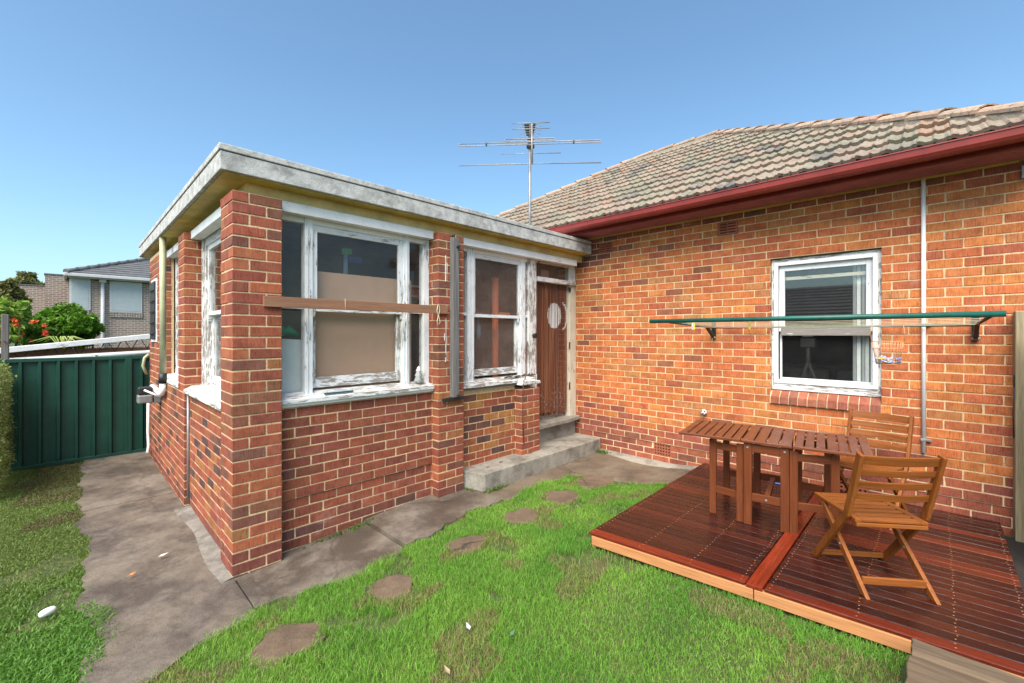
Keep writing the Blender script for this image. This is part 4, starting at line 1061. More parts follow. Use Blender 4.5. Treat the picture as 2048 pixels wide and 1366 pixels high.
# ================================================================== table
TB2=empty('folding_table',(3.50,-2.73,ZD),'dark brown slatted gateleg table with both leaves raised on the deck','table',rz=R(9))
def tput(mb,name,m=None,parent=None,bev=.003):
    o=mb.build(name,m or M['table'],None,bev); o.parent=parent or TB2; return o
# local: x = depth (towards wall), y along (+y is left end), z up from deck
D2=.365; ZT=.71
secs=(('leaf',.19,.69),('top',-.18,.185),('leaf',-.69,-.185))
for nm,a,b in secs:
    par=tput(MB().box((-D2,a,ZT-.022),(-D2+.035,b,ZT-.001)),nm,M['tabletop'])
    tput(MB().box((D2-.035,a,ZT-.022),(D2,b,ZT-.001)),'edge_rail',M['tabletop'],par)
    n=7 if nm=='leaf' else 4
    for k in range(n):
        p0=a+(b-a)*k/n+ .005; p1=a+(b-a)*(k+1)/n-.009
        tput(MB().box((-D2+.036,p0,ZT-.02+random.uniform(-.001,.001)),(D2-.036,p1,ZT+random.uniform(-.001,.001))),'slat',M['tabletop'],par)
    tput(MB().box((-D2+.12,a+.01,ZT-.045),(-D2+.16,b-.01,ZT-.0225)).box((D2-.16,a+.01,ZT-.045),(D2-.12,b-.01,ZT-.0225)),'batten',None,par)
def gate(p0,p1,name):
    """a folding leg frame between two upright posts"""
    par=tput(MB().box((p0[0]-.02,p0[1]-.028,0),(p0[0]+.02,p0[1]+.028,ZT-.05)),name)
    tput(MB().box((p1[0]-.02,p1[1]-.028,0),(p1[0]+.02,p1[1]+.028,ZT-.05)),'leg',None,par)
    for z in (.22,ZT-.10): tput(MB().beam((p0[0],p0[1],z),(p1[0],p1[1],z),.022,.06),'rail',None,par)
    return par
for sx in (-1,1):
    xx=sx*(D2-.04)
    par=tput(MB().box((xx-.02,.105,0),(xx+.02,.165,ZT-.023)),'leg')
    tput(MB().box((xx-.02,-.16,0),(xx+.02,-.10,ZT-.023)),'leg')
    tput(MB().box((xx-.012,-.10,ZT-.10),(xx+.012,.105,ZT-.035)),'rail'); tput(MB().box((xx-.012,-.10,.20),(xx+.012,.105,.265)),'rail')
    for y in (.135,-.13):
        tput(MB().tube([(xx-.02*1.0,y,ZT-.06),(xx-.026,y,ZT-.06)],.009,8),'bolt',M['grey_metal'],None,0)
tput(MB().box((-D2+.06,-.02,.21),(D2-.06,.02,.25)),'stretcher')
tput(MB().tube([(-D2+.027,0,.23),(-D2+.02,0,.23)],.009,8),'bolt',M['grey_metal'],None,0)
gate((-D2+.06,.195),(-D2+.115,.42),'leg'); gate((D2-.05,.20),(D2-.06,.40),'leg')
gate((-D2+.06,-.19),(-D2+.12,-.46),'leg'); gate((D2-.05,-.20),(D2-.10,-.42),'leg')

# ================================================================== chairs
def make_chair(label):
    t=empty('folding_chair',(0,0,0),label,'chair','folding timber chairs on the deck')
    def cp(mb,name,parent=None,m=None,bev=.004):
        o=mb.build(name,m or M['chair'],None,bev); o.parent=parent or t; return o
    for s_ in (-1,1):
        y=.222*s_
        # bent back post running down to the front foot
        P=[(-.265,.875),(-.135,.46),(.245,0)]
        mb=MB(); w_=.048
        def off(i,side):
            pts=[Vector(p) for p in P]
            d0=(pts[min(i+1,2)]-pts[i]).normalized() if i<2 else (pts[2]-pts[1]).normalized(); d1=(pts[i]-pts[i-1]).normalized() if i>0 else d0
            n_=Vector((-(d0+d1).y,(d0+d1).x)).normalized(); return pts[i]+n_*(side*w_/2/max(.5,n_.dot(Vector((-d0.y,d0.x)))))
        L=[off(i,1) for i in range(3)]; Rr=[off(i,-1) for i in range(3)]
        L[2].y=max(L[2].y,0); 
        for q in (L,Rr):
            if q[2].y!=0:
                d=q[2]-q[1]; q[2]=q[1]+d*((0-q[1].y)/d.y)
        V=[];G=[]
        for yy in (y-.012,y+.012):
            for q in (L[0],L[1],L[2],Rr[2],Rr[1],Rr[0]): V.append((q.x,yy,q.y)); G.append((q.y*1.2,q.x*.5,yy))
        F_=[(0,1,4,5)[::-1],(1,2,3,4)[::-1],(6,7,10,11),(7,8,9,10),(0,6,7,1)[::-1],(1,7,8,2)[::-1],(2,8,9,3)[::-1],(3,9,10,4)[::-1],(4,10,11,5)[::-1],(5,11,6,0)[::-1]]
        cp(mb.add(V,F_,G),'back_post')
        # rear leg from under the seat front to the rear foot
        y2=.19*s_; mb=MB()
        p0=Vector((.20,.415)); p1=Vector((-.255,0)); d=(p1-p0).normalized(); n_=Vector((-d.y,d.x))
        a=p0+n_*.021;b=p0-n_*.021; c=a+d*((0-a.y)/d.y); e=b+d*((0-b.y)/d.y)
        V=[];G=[]
        for yy in (y2-.012,y2+.012):
            for q in (a,b,e,c): V.append((q.x,yy,q.y)); G.append((q.y*1.3,q.x*.3,yy))
        cp(mb.add(V,[(0,1,2,3),(7,6,5,4),(0,4,5,1),(1,5,6,2),(2,6,7,3),(3,7,4,0)],G),'leg')
        cp(MB().tube([(-.02,y2-.02*s_*0-.016,.215),(-.02,y2+.016,.215)],.008,8),'bolt',None,M['grey_metal'],0)
    st=cp(MB().box((-.185,-.205,.425),(.285,-.165,.447)),'seat')
    cp(MB().box((-.185,.165,.425),(.285,.205,.447)),'side_rail',st)
    n=7
    for k in range(n):
        a=-.185+.47*k/n+(.0 if k==0 else .011); b=-.185+.47*(k+1)/n-(0 if k==n-1 else .011)
        cp(MB().box((a,-.164,.428),(b,.164,.4455)),'slat',st)
    cp(MB().box((-.19,-.20,.40),(-.165,.20,.424)),'seat_bearer',st); cp(MB().box((.17,-.20,.40),(.2,.20,.424)),'seat_bearer',st)
    for k in range(4):
        z=.835-.082*k; x=-.265+.13*(.875-z)/(.415); hh=.058 if k==0 else .045
        mb=MB(); m_=9; V=[];G=[];F_=[]
        for j in range(m_):
            q=j/(m_-1); yy=-.211+.422*q; xc=x-.028*math.sin(math.pi*q)+.004
            for (dx,dz) in ((-.008,-hh/2),(.008,-hh/2),(.008-.014*0,hh/2),(-.008,hh/2)):
                V.append((xc+dx-(dz)*.31,yy,z+dz)); G.append((yy,dx,z+dz))
        for j in range(m_-1):
            for e in range(4): F_.append((j*4+e,j*4+(e+1)%4,(j+1)*4+(e+1)%4,(j+1)*4+e))
        F_+=[(0,1,2,3),((m_-1)*4+3,(m_-1)*4+2,(m_-1)*4+1,(m_-1)*4)]
        cp(mb.add(V,F_,G),'back_slat',None,None,.003)
    cp(MB().beam((.215,-.209,.045),(.215,.209,.045),.018,.035),'crossbar'); cp(MB().beam((-.20,-.177,.075),(-.20,.177,.075),.018,.045),'crossbar')
    return t
ch1=make_chair('front folding chair seen from behind, backrest towards the lawn')
ch1.location=(2.853,-3.48,ZD); ch1.rotation_euler=(0,0,R(36.5))
ch2=copy_tree(ch1); ch2['label']='folding chair between the table and the brick wall'
ch2.location=(4.15,-3.36,ZD); ch2.rotation_euler=(0,0,R(168))
obj_thing(MB().box((4.42,-2.60,ZD+.002),(4.46,-2.49,ZD+.012),(.08,.2,.65)),'blue_tag',M['plain'],'small blue plastic tag lying on the deck under the table','tag',bev=.002)

mb=sheet(np.arange(1.6,4.75,.15),lambda x:-6.0,lambda x:-4.19,6,.004,.03); tag(mb.build('mulch_bed',M['mulch']),kind='structure')
# ================================================================== stepping stones
stones=((.062,-.996,.205,.17,.35,'largest and nearest stepping stone, cracked'),(.77,-.992,.165,.16,.1,'second stepping stone from the camera'),(1.493,-.962,.19,.14,.2,'third stepping stone from the camera'),
        (2.196,-.92,.19,.16,0,'fourth stepping stone from the camera'),(2.863,-.906,.21,.19,.3,'fifth stepping stone, by the dry grass'),(3.50,-.90,.28,.19,.4,'farthest stepping stone, near the deck corner'))
for i,(x,y,rx,ry,ph,lab) in enumerate(stones):
    n=26; top=[]
    for k in range(n):
        t=2*math.pi*k/n; r_=1+.12*math.sin(3*t+ph*9)+.09*math.sin(5*t+i*1.7)+.05*math.sin(8*t+i)+random.uniform(-.04,.04)
        top.append((x+rx*r_*math.cos(t),y+ry*r_*math.sin(t)))
    z=float(g(x,y))+.006
    o=MB().prism(top,2,z-.05,z).build('stepping_stone',M['stone'],None,.008); tag(o,'round brown '+lab if i!=0 else 'brown stepping stone, '+lab,'stone','stepping stones in the lawn')

# ================================================================== grass
def in_deck(x,y): 
    xf_=2.09+(y+1.773)*(-.0926); return (x>xf_-.012)&(y<-1.765)
def stone_mask(x,y,k=1.0):
    m=np.zeros_like(x,bool)
    for (sx,sy,rx,ry,ph,lab) in stones: m|=((x-sx)/(rx*k))**2+((y-sy)/(ry*k))**2<1
    return m
def vnoise(x,y,s,seed):
    r_=np.random.default_rng(seed); t=r_.random((64,64)); X=x*s;Y=y*s; i=np.floor(X).astype(int);j=np.floor(Y).astype(int); fx=sstep(X-i);fy=sstep(Y-j)
    A=t[i%64,j%64];B_=t[(i+1)%64,j%64];C_=t[i%64,(j+1)%64];D_=t[(i+1)%64,(j+1)%64]
    return (A*(1-fx)+B_*fx)*(1-fy)+(C_*(1-fx)+D_*fx)*fy
def blades(name,x,y,h,wd,colr,lean,label,cat,z0=None,yaw=None):
    n=len(x); z=g(x,y)-.012 if z0 is None else z0
    a=rng.uniform(0,2*np.pi,n) if yaw is None else yaw; la=rng.uniform(0,2*np.pi,n); l_=lean*rng.uniform(.3,1.3,n)*h
    ca,sa=np.cos(a)*wd/2,np.sin(a)*wd/2
    dx,dy=np.cos(la)*l_,np.sin(la)*l_
    V=np.zeros((n,5,3))
    base=np.stack([x,y,z],-1)
    sv=np.stack([ca,sa,np.zeros(n)],-1)
    mid=base+np.stack([dx*.35,dy*.35,h*.62],-1); tip=base+np.stack([dx,dy,h*(1-.25*np.minimum(1,l_/h))],-1)
    V[:,0]=base-sv;V[:,1]=base+sv;V[:,2]=mid-sv*.75;V[:,3]=mid+sv*.75;V[:,4]=tip
    me=bpy.data.meshes.new(name); me.vertices.add(n*5); me.vertices.foreach_set('co',V.astype(np.float32).ravel())
    k=np.arange(n)*5
    q=np.stack([k,k+1,k+3,k+2],-1); t=np.stack([k+2,k+3,k+4],-1)
    loops=np.concatenate([q,t],1).ravel(); me.loops.add(len(loops)); me.loops.foreach_set('vertex_index',loops.astype(np.int32))
    me.polygons.add(2*n); st=np.stack([np.arange(n)*7,np.arange(n)*7+4],-1).ravel(); me.polygons.foreach_set('loop_start',st.astype(np.int32))
    tot=np.tile([4,3],n); me.polygons.foreach_set('loop_total',tot.astype(np.int32))
    me.polygons.foreach_set('use_smooth',np.ones(2*n,bool))
    ac=me.attributes.new('col','FLOAT_COLOR','FACE'); cc=np.ones((n,2,4)); cc[:,:,:3]=colr[:,None,:]; cc[:,0,:3]*=.85
    ac.data.foreach_set('color',cc.astype(np.float32).ravel())
    me.update(calc_edges=True); me.validate(); me.materials.append(M['grass']); o=bpy.data.objects.new(name,me); col.objects.link(o)
    return tag(o,label,cat,kind='stuff')
def lawn_cols(x,y,n):
    d=vnoise(x,y,2.3,3); e=vnoise(x,y,9,5); r_=rng.random(n)
    c=np.array([.135,.36,.04])[None]*(1-d[:,None])+np.array([.28,.50,.075])[None]*d[:,None]
    c=c*(.65+.6*rng.random(n))[:,None]
    dry=((vnoise(x,y,4,11)>.76)&(r_<.6))|(r_<.055)
    c[dry]=np.array([.36,.29,.14])*(.6+.6*rng.random(dry.sum()))[:,None]
    return c
n=520000
x=rng.uniform(-1.05,4.0,n); y=rng.uniform(-4.6,-.3,n)
vis=(y<edge(x)+.02*rng.standard_normal(n))&~in_deck(x,y)&~stone_mask(x,y,.88)
depth=(x-CAM.x)*math.cos(TH)+(y-CAM.y)*math.sin(TH); lat=(x-CAM.x)*math.sin(TH)-(y-CAM.y)*math.cos(TH)
vis&=(depth>1.6)&(np.abs(lat)<depth*1.35)&(x>-1.0)&(x<3.9)
bare=(vnoise(x,y,6,21)>.78)&(rng.random(n)<.75)&(depth>2.6)
vis&=~bare
vis&=~((x<2.15)&(x>1.7)&(y<-3.66))
x=x[vis];y=y[vis];n=len(x)
patch=vnoise(x,y,3,31); lush=(np.exp(-((x-.9)**2+(y+1.5)**2)/.5))
h=(.020+.026*patch+.022*lush)*rng.uniform(.55,1.35,n)
near_edge=np.abs(y-edge(x))<.12; h[near_edge]*=1.35
blades('lawn_grass',x,y,h,rng.uniform(.0016,.0034,n),lawn_cols(x,y,n),.75,'bright green lawn grass around the stepping stones','grass')
# left strip: low creeping ground cover
n=150000
x=rng.uniform(-1.75,-.55,n); y=rng.uniform(-1.6,5.2,n)
k=(x<ledge(y)+.025*rng.standard_normal(n)+.10*((vnoise(x*0,y,3.1,41)>.72)))&(~((vnoise(x,y,3.2,51)>.80)&(rng.random(n)<.8)))
k&=~((x>-.62)&(y>-.5))
x=x[k];y=y[k];n=len(x)
near=sstep((1.6-y)/2.0)
h=(.014+.022*near)*rng.uniform(.6,1.4,n)
c=np.array([.17,.24,.06])[None]*(1-near[:,None])+np.array([.13,.29,.045])[None]*near[:,None]
br=(vnoise(x,y,2.1,61)>.55)&(rng.random(n)<.6)&(y>2.3); 
c=c*(.6+.7*rng.random(n))[:,None]; c[br]=np.array([.15,.11,.06])*(.6+.7*rng.random(br.sum()))[:,None]
blades('ground_cover',x,y,h,rng.uniform(.004,.010,n),c,1.0,'darker green low ground cover left of the path','grass')
# weeds at the wall foot
xs_=[];ys_=[]
for (cx,cy,sx,sy,m_) in ((4.60,-.26,.05,.09,260),(1.05,.06,.10,.02,90),(2.50,-.24,.10,.02,160),(2.27,-.02,.02,.05,120),(.75,.07,.12,.015,60)):
    xs_.append(rng.normal(cx,sx,m_)); ys_.append(rng.normal(cy,sy,m_))
x=np.concatenate(xs_);y=np.concatenate(ys_);n=len(x)
blades('weeds',x,y,rng.uniform(.015,.05,n),rng.uniform(.006,.014,n),np.array([.13,.21,.035])[None]*(.6+.7*rng.random(n))[:,None],1.0,'small green weeds at the foot of the brick walls','weeds',z0=g(x,y)+.004)
# dry leaves, white stone, litter
mb=MB(); ps=[];rs=[]
for k in range(9):
    t=math.pi*k/8; ps.append((-.957+.038*-math.cos(t),.368+.02*-math.cos(t),.035)); rs.append(.002+.023*math.sin(t)**.7)
mb.tube(ps,rs,14,(.8,.8,.78)); obj_thing(mb,'white_stone',M['plain'],'white egg shaped stone lying in the left grass strip','stone')
def leafobj(x,y,L,a,c,label):
    z=float(g(x,y))+.035; d=Vector((math.cos(a),math.sin(a),.12))*L; s_=Vector((-math.sin(a),math.cos(a),.1))*L*.22; p=Vector((x,y,z))
    V=[p,p+d*.35+s_,p+d,p+d*.35-s_,p+d*.4-Vector((0,0,.008))]
    V+= [v-Vector((0,0,.0015)) for v in V]
    F_=[(0,4,1),(1,4,2),(2,4,3),(3,4,0),(5,6,9),(6,7,9),(7,8,9),(8,5,9)]
    obj_thing(MB().add(V,F_,None,c),'fallen_leaf',M['plain'],label,'leaf','fallen leaves on the lawn')
leafobj(.83,-1.78,.065,1.2,(.5,.55,.55),'pale silver leaf standing in the middle of the lawn')
leafobj(.95,-2.0,.06,.2,(.08,.16,.08),'dark green leaf beside the pale silver leaf')
leafobj(.55,-1.95,.07,1.4,(.30,.22,.14),'brown curled leaf at the bottom edge of the lawn')
leafobj(-.35,.75,.07,.1,(.6,.5,.4),'pale strip of bark on the left path')
leafobj(-.55,.55,.06,.4,(.55,.2,.08),'small orange leaf on the left path')

# ================================================================== sleeper and gate post at the right
SL=Root('timber_sleeper',(1.9,-4.1,.1),'weathered split timber sleeper in the bottom right corner','sleeper')
def slabboard(x0,x1,ya,yb,za,zb):
    nx,ny_=6,10; mb=MB(); V=[];G=[]
    for k in range(ny_+1):
        for j in range(nx+1):
            x_=x0+(x1-x0)*j/nx; y_=ya+(yb-ya)*k/ny_; V.append((x_,y_+(.003*math.sin(j*2.1+x0*30) if k==0 else 0),zb+random.uniform(-.003,.003)-(.012 if j in (0,nx) else 0))); G.append((y_,x_,0))
    F_=[(k*(nx+1)+j,(k+1)*(nx+1)+j,(k+1)*(nx+1)+j+1,k*(nx+1)+j+1) for k in range(ny_) for j in range(nx)]
    bd=[j for j in range(nx+1)]+[k*(nx+1)+nx for k in range(1,ny_+1)]+[ny_*(nx+1)+j for j in range(nx-1,-1,-1)]+[k*(nx+1) for k in range(ny_-1,0,-1)]
    nv=len(V)
    for q in bd: V.append((V[q][0],V[q][1],za)); G.append((V[q][1],V[q][0],.2))
    m_=len(bd)
    for q in range(m_): F_.append((bd[q],bd[(q+1)%m_],nv+(q+1)%m_,nv+q))
    return mb.add(V,F_,G)
SL.put(slabboard(1.99,2.13,-3.70,-5.0,.05,.322),'timber',M['sleeper'],bev=.006); SL.put(slabboard(1.68,1.984,-3.69,-5.0,.05,.315),'timber',M['sleeper'],bev=.006)
GPST=Root('gate_post',(4.6,-4.3,.03),'treated pine gate post at the right edge beside the wall','post')
GPST.put(MB().box((4.53,-4.37,.03),(4.69,-4.245,2.04)),'post',M['post'],bev=.008)
GPST.put(MB().box((4.54,-4.244,1.42),(4.58,-4.236,1.52)),'latch',M['black'],bev=.003)
GPST.put(MB().tube([(4.545,-4.243,1.45),(4.56,-4.235,1.2),(4.55,-4.24,1.0)],.004,6),'wire',M['black'])
GT=Root('side_gate',(3.9,-4.36,.03),'weathered grey paling gate hanging from the post','gate')
for k in range(6): GT.put(MB().box((4.50-.105*(k+1),-4.42,.10),(4.50-.105*k-.008,-4.40,1.95)),'paling',M['post'],bev=.003)
for z in (.4,1.6): GT.put(MB().box((3.87,-4.399,z),(4.52,-4.36,z+.08)),'rail',M['post'],bev=.004)

# ================================================================== green steel fence, hedge, side fence
def steel_fence(name,x0,x1,y,zb,zt,label,axis='x',posts=()):
    FR=Root(name,((x0+x1)/2,y,zb) if axis=='x' else (y,(x0+x1)/2,zb),label,'fence')
    def T(pr): return pr
    u=x0
    while u<x1-.02:
        pn=[(u,0),(u+.010,.0),(u+.026,.040),(u+.052,.040),(u+.068,0),(u+.12,-.003),(u+.180,0.0)]
        pn=[(min(a,x1),b) for a,b in pn]
        V=[];m_=len(pn)
        for z in (zb,zt-.03):
            for a,b in pn: V.append((a,y-b,z) if axis=='x' else (y+b,a,z))
            for a,b in pn: V.append((a,y-b+.004,z) if axis=='x' else (y+b-.004,a,z))
        F_=[]
        for k in range(m_-1): F_+=[(k,k+1,2*m_+k+1,2*m_+k),(m_+k+1,m_+k,3*m_+k,3*m_+k+1),(2*m_+k,2*m_+k+1,3*m_+k+1,3*m_+k)]
        FR.put(MB().add(V,F_),'sheet',M['green_fence'],bev=0); u+=.18
    for z in (zt-.045,zb+.02):
        lo,hi=((x0,y-.042,z),(x1,y+.02,z+.05)) if axis=='x' else ((y-.02,x0,z),(y+.042,x1,z+.05))
        FR.put(MB().box(lo,hi),'rail',M['green_fence'],bev=.005)
    for p in posts:
        lo,hi=((p-.025,y-.045,zb),(p+.025,y+.025,zt+.012)) if axis=='x' else ((y-.025,p-.025,zb),(y+.045,p+.025,zt+.012))
        FR.put(MB().box(lo,hi),'post',M['green_fence'],bev=.005)
    return FR
steel_fence('steel_fence',-1.9,1.2,5.15,-.02,1.51,'dark green ribbed steel fence at the end of the path','x',(-.20,))
OP=Root('old_fence_post',(-1.47,5.35,0),'weathered grey fence post rising above the green fence','post')
OP.put(MB().box((-1.505,5.30,0),(-1.435,5.38,2.12)),'upright',M['oldwood'],bev=.006); OP.put(MB().tube([(-1.47,5.29,1.75),(-1.47,5.25,1.75)],.012,8),'bolt',M['rust'])

# ---- foliage helper
def foliage(name,centers,n,size,cols,parent,m='leaf',flat=.0,shell=.55):
    """leaf faces spread through a set of (x,y,z,rx,ry,rz) clumps"""
    P=[];S=[]
    wts=np.array([c[3]*c[4]*c[5] for c in centers]); wts=wts/wts.sum()
    cnt=rng.multinomial(n,wts); allp=[];ci=[]
    for k,(c,m_) in enumerate(zip(centers,cnt)):
        d=rng.standard_normal((m_,3)); d/=np.linalg.norm(d,axis=1)[:,None]; r_=(shell+(1-shell)*rng.random(m_)**.6)
        r_*=1+.16*np.sin(d[:,0]*7+k)+.14*np.sin(d[:,1]*9+k*2)+.12*np.sin(d[:,2]*8+k*3)
        allp.append(np.array(c[:3])+d*r_[:,None]*np.array(c[3:6])); ci.append(np.full(m_,k))
    P=np.concatenate(allp); ci=np.concatenate(ci); n=len(P)
    a=rng.standard_normal((n,3)); a/=np.linalg.norm(a,axis=1)[:,None]; b=np.cross(a,rng.standard_normal((n,3))); b/=np.linalg.norm(b,axis=1)[:,None]
    s=size*rng.uniform(.6,1.4,n)[:,None]
    V=np.stack([P-a*s,P+b*s*.45,P+a*s,P-b*s*.45],1)
    me=bpy.data.meshes.new(name); me.vertices.add(4*n); me.vertices.foreach_set('co',V.astype(np.float32).ravel())
    me.loops.add(4*n); me.loops.foreach_set('vertex_index',np.arange(4*n,dtype=np.int32)); me.polygons.add(n)
    me.polygons.foreach_set('loop_start',(np.arange(n)*4).astype(np.int32)); me.polygons.foreach_set('loop_total',np.full(n,4,np.int32))
    cl=np.array(cols); base=cl[rng.integers(0,len(cl),n)]; kk=(.7+.6*rng.random(len(centers)))[ci]*(.7+.6*rng.random(n))
    cc=np.ones((n,4)); cc[:,:3]=base*kk[:,None]
    ac=me.attributes.new('col','FLOAT_COLOR','FACE'); ac.data.foreach_set('color',cc.astype(np.float32).ravel())
    me.update(calc_edges=True); me.materials.append(M[m]); o=bpy.data.objects.new(name,me); col.objects.link(o)
    if parent is not None: o.parent=parent.o; o.matrix_parent_inverse=parent.inv
    return o
def clumps(c,r_,n,k=.55):
    L=[]
    for i in range(n):
        d=rng.standard_normal(3); d/=np.linalg.norm(d); q=.35+.6*rng.random()
        L.append((c[0]+d[0]*r_[0]*q*.75,c[1]+d[1]*r_[1]*q*.75,c[2]+d[2]*r_[2]*q*.75,r_[0]*k*rng.uniform(.6,1),r_[1]*k*rng.uniform(.6,1),r_[2]*k*rng.uniform(.6,1)))
    return L
HG=Root('clipped_hedge',(-1.62,4.2,0),'clipped grey green hedge at the left edge by the fence','hedge')
foliage('foliage',[(-1.50-.0*y_,y_,z_,.13,.24,.22) for y_ in (3.75,4.1,4.45,4.75,4.95) for z_ in (.25,.5,.75,1.0,1.25)],26000,.016,[(.17,.22,.06),(.24,.28,.10),(.12,.17,.045),(.28,.29,.12)],HG)
mb=MB()
for y_ in (3.7,4.2,4.7): mb.tube([(-1.50,y_,0),(-1.49,y_+.03,.5),(-1.51,y_,1.1)],[.02,.016,.008],7)
HG.put(mb,'stem',M['bark'])

# ---- behind the fence: carport edge, shrubs, trees, neighbour's house
CP=Root('carport_roof',(-.7,6.6,1.4),'white edged carport roof with a rusty lattice girder behind the fence','carport')
CP.put(MB().beam((-3.2,6.5,1.40),(2.4,6.5,2.08),.25,.085,c=(1,1,1)),'edge_beam',M['white_clean'],bev=.006)
mb=MB()
for k in range(22):
    xa=-2.6+k*.22; za=1.47+(xa+3.2)*.1214-.06
    mb.tube([(xa,6.6,za),(xa+.11,6.6,za-.17+ (xa+2.6)*-.018),(xa+.22,6.6,za+.026)],.010,6)
CP.put(mb,'lattice',M['rust'])
CP.put(MB().tube([(-3.2,6.45,1.36),(2.4,6.45,1.62)],.045,10),'white_pipe',M['pvc']); CP.put(MB().box((-3.2,6.9,1.12),(2.4,6.96,1.60)),'timber_wall',M['board'])
CP.put(MB().beam((-3.2,7.5,1.42),(2.4,7.5,2.06),1.5,.03),'sheet_roof',M['grey_metal'])
CP.put(MB().tube([(-.55,6.40,0),(-.55,6.40,1.5)],.03,8),'prop',M['grey_metal'])
def shrub(name,c,r_,ncl,n,size,cols,label,cat='shrub',flowers=None,group=None):
    S_=Root(name,(c[0],c[1],0),label,cat,group)
    foliage('foliage',clumps(c,r_,ncl),n,size,cols,S_)
    mb=MB()
    for k in range(5):
        a=random.uniform(0,6.3); mb.tube([(c[0]+.05*math.cos(a),c[1]+.05*math.sin(a),0),(c[0]+r_[0]*.3*math.cos(a),c[1]+r_[1]*.3*math.sin(a),c[2]*.7),(c[0]+r_[0]*.6*math.cos(a),c[1]+r_[1]*.6*math.sin(a),c[2]+r_[2]*.3)],[.03,.02,.008],6)
    S_.put(mb,'stem',M['bark'])
    if flowers:
        for k in range(flowers):
            foliage('flower',[(c[0]+random.uniform(-.9,.9)*r_[0],c[1]-r_[1]*.75+random.uniform(-.2,.2),c[2]+random.uniform(-.95,.35)*r_[2],.04,.04,.035)],26,.024,[(.60,.085,.03),(.65,.15,.04),(.55,.05,.03)],S_,'flower')
    return S_
GREEN=[(.17,.30,.04),(.23,.36,.05),(.12,.23,.03),(.28,.38,.07)]
shrub('flowering_shrub',(-1.66,8.6,1.98),(.55,.5,.50),12,9000,.05,GREEN+[(.22,.28,.07)],'shrub with orange red flowers behind the fence post',flowers=26)
shrub('green_shrub',(-1.0,9.4,1.98),(.58,.55,.46),14,13000,.05,[(.11,.24,.02),(.16,.31,.03),(.08,.18,.015)],'dense bright green shrub behind the carport, left of the downpipe')
shrub('green_shrub',(-.62,9.8,1.88),(.38,.5,.42),9,7000,.05,[(.11,.24,.02),(.16,.31,.03),(.08,.18,.015)],'lower green shrub in front of the neighbour downpipe')
SP=Root('spider_plant',(-.93,7.3,1.55),'strappy pale green plant standing above the carport edge','plant')
mb=MB()
for k in range(16):
    a=random.uniform(0,6.3); e=random.uniform(.16,.34); c=pick([(.35,.45,.12),(.25,.38,.08),(.45,.5,.2)])
    mb.tube([(-.93,7.3,1.55),(-.93+e*.5*math.cos(a),7.3+e*.5*math.sin(a),1.55+.26),(-.93+e*1.3*math.cos(a),7.3+e*1.3*math.sin(a),1.55+.16)],[.012,.010,.002],4,c)
SP.put(mb,'leaf',M['leaf']); SP.put(MB().tube([(-.93,7.3,1.5),(-.93,7.3,1.7)],.03,8),'stem',M['pipe_green'])
def tree(c,r_,zt,n,cols,label,size=.11):
    T_=Root('tree',(c[0],c[1],0),label,'tree','trees beyond the fence')
    foliage('crown',clumps((c[0],c[1],zt),r_,20,.42),n,size,cols,T_)
    mb=MB(); mb.tube([(c[0],c[1],0),(c[0]+.1,c[1],zt*.4),(c[0]-.05,c[1],zt*.8),(c[0],c[1],zt+r_[2]*.5)],[.28,.2,.13,.04],9)
    for k in range(7):
        a=k*.9; mb.tube([(c[0],c[1],zt*.55+.1*k),(c[0]+r_[0]*.4*math.cos(a),c[1]+r_[1]*.4*math.sin(a),zt*.9),(c[0]+r_[0]*.75*math.cos(a),c[1]+r_[1]*.75*math.sin(a),zt+.3)],[.09,.06,.02],6)
    T_.put(mb,'trunk',M['bark'])
OL=[(.15,.165,.055),(.20,.20,.075),(.11,.13,.045),(.22,.19,.08)]
tree((-2.4,31.5),(1.3,1.3,1.2),4.0,22000,OL,'olive green tree behind the taupe house parapet')
tree((-3.05,24.0),(1.0,1.1,1.25),3.2,20000,OL+[(.18,.17,.05)],'tall tree at the far left edge',.10)
tree((-2.75,18.5),(.75,.8,.9),2.5,14000,[(.16,.18,.04),(.20,.21,.06),(.11,.13,.03)],'yellow green tree behind the flowering shrub',.08)
# neighbour's two storey house
NH=Root('neighbour_house',(4,27,0),'taupe brick two storey house with grey tiled roof and pale windows','house')
YN=23.4
def npx(px,py,Y=YN):
    d=Vector((math.sin(TH),-math.cos(TH),0))*((px-1024)/868)+Vector((math.cos(TH),math.sin(TH),0))-Vector((0,0,1))*((py-668)/868)
    t=(Y-CAM.y)/d.y; return CAM+d*t
a=npx(138,560); b=npx(330,600); xL=a.x; 
NH.put(MB().box((xL,YN,0),(14,YN+7,a.z+.05)),'wall',M['farbrick'])
c0=npx(90,549,YN+1.5); NH.put(MB().box((c0.x,YN+1.5,0),(xL-.004,YN+6,c0.z)),'parapet_wall',M['farbrick'],bev=.0); 
NH.put(MB().box((c0.x-.03,YN+1.47,c0.z+.002),(xL-.004,YN+6,c0.z+.06)),'capping',M['darkroof'])
c1=npx(38,570,YN+4); NH.put(MB().box((c1.x,YN+4,0),(c0.x-.02,YN+8,c1.z)),'wing_wall',M['farbrick']); NH.put(MB().box((c1.x-.03,YN+3.97,c1.z+.002),(c0.x-.03,YN+8,c1.z+.06)),'capping',M['darkroof'])
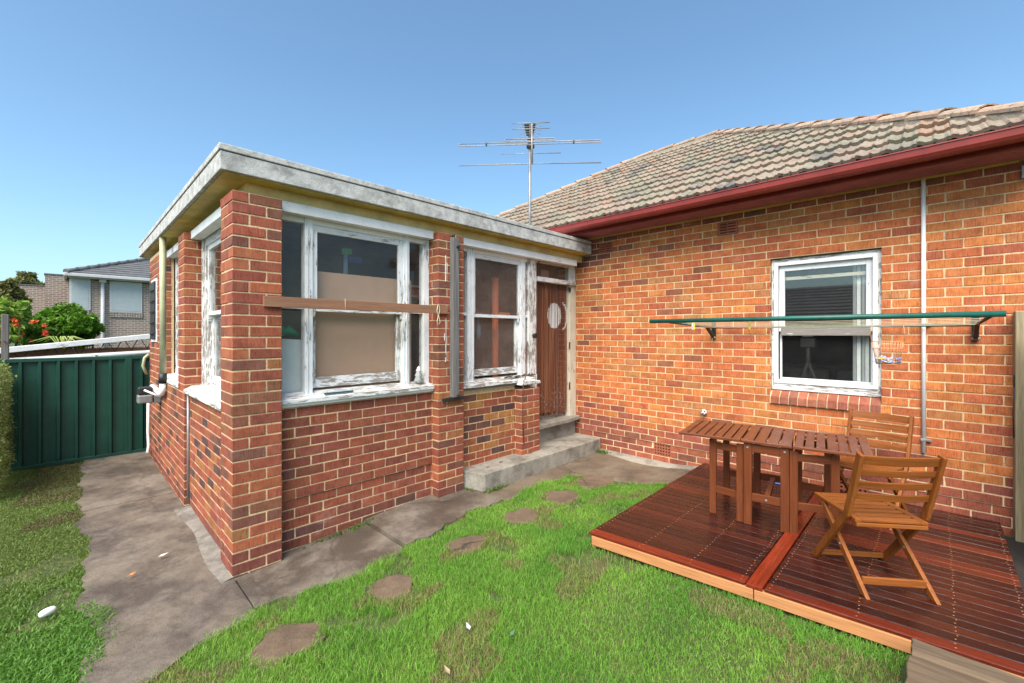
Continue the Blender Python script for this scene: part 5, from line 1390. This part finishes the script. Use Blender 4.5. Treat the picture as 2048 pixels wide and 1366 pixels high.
for (px0,py0,px1,py1) in ((139,558,181,619),(219,566,284,624)):
    p0=npx(px0,py1);p1=npx(px1,py0); 
    wn=NH.put(MB().box((p0.x,YN-.05,p0.z),(p1.x,YN-.004,p1.z)),'window',M['grey_trim'])
    child(MB().box((p0.x+.06,YN-.062,p0.z+.06),(p1.x-.06,YN-.052,p1.z-.06)),'pane',M['pane_grey'],wn)
    mb=MB(); q=p0.x
    while q<p1.x-.05: mb.box((q,YN-.06,p0.z-.24),(q+.076,YN-.01,p0.z-.01),(1,1,1)); q+=.09
    child(mb,'sill_bricks',M['farbrick'],wn)
p=npx(205,566); NH.put(MB().tube([(p.x,YN-.14,p.z+.1),(p.x,YN-.14,0)],.07,10),'downpipe',M['grey_trim']); NH.put(MB().box((p.x-.12,YN-.26,p.z),(p.x+.12,YN-.03,p.z+.28)),'rainhead',M['grey_trim'],bev=.02)
ze=npx(140,553).z
NH.put(MB().box((xL-.05,YN-.55,ze-.02),(14.4,YN-.42,ze+.12)),'gutter',M['grey_trim'],bev=.02); NH.put(MB().box((xL-.04,YN-.41,ze-.06),(14.4,YN-.01,ze-.02)),'eaves',M['grey_trim'])
NH.put(MB().box((xL-.16,YN-.55,ze-.02),(xL-.05,YN+7,ze+.12)),'gutter',M['grey_trim'],bev=.02)
rt=.42; mb=MB()
V=[(xL-.1,YN-.5,ze+.1),(14.4,YN-.5,ze+.1),(10,YN+4,ze+.1+4.5*rt),(xL+4.4,YN+4,ze+.1+4.5*rt),(xL-.1,YN+8.5,ze+.1),(14.4,YN+8.5,ze+.1)]
nr=NH.put(mb.add(V,[(0,1,2,3),(0,3,4),(1,5,2),(3,2,5,4)]),'roof',M['darkroof'])
for k in range(14):
    s=k*.32; ya=YN-.5+s; xa=xL-.1+s; xe=14.4-s
    child(MB().prism([(ya,ze+.10+s*rt+.01),(ya,ze+.10+s*rt+.07),(ya+.40,ze+.10+(s+.4)*rt+.02)],0,xa,xe),'tile_course',M['darkroof'],nr)
for k in range(12):
    s=k*.36; child(MB().tube([(xL-.1+s,YN-.5+s,ze+.16+s*rt),(xL-.1+s+.42,YN-.5+s+.42,ze+.14+(s+.42)*rt)],[.12,.10],8),'hip_cap',M['darkroof'],nr)
# house behind the yard (seen only as a reflection in the window glass)
BH=Root('rear_neighbour_house',(-13,1,0),'dark roofed house across the yard mirrored in the window','house')
BH.put(MB().box((-17,-7,0),(-9.5,9,2.2)),'wall',M['farbrick_dark'])
V=[(-9,-7.6,2.15),(-9,9.6,2.15),(-17.5,9.6,2.15),(-17.5,-7.6,2.15),(-13.2,-3.4,3.95),(-13.2,4.6,3.95)]
br_=BH.put(MB().add(V,[(0,1,5,4),(1,2,5),(2,3,4,5),(3,0,4)]),'roof',M['darkroof'])
for k in range(12):
    s=k*.35; child(MB().prism([(-9-s,2.16+s*.4286),(-9-s,2.22+s*.4286),(-9.4-s,2.18+(s+.4)*.4286)],1,-7.6+s,9.6-s),'tile_course',M['darkroof'],br_)
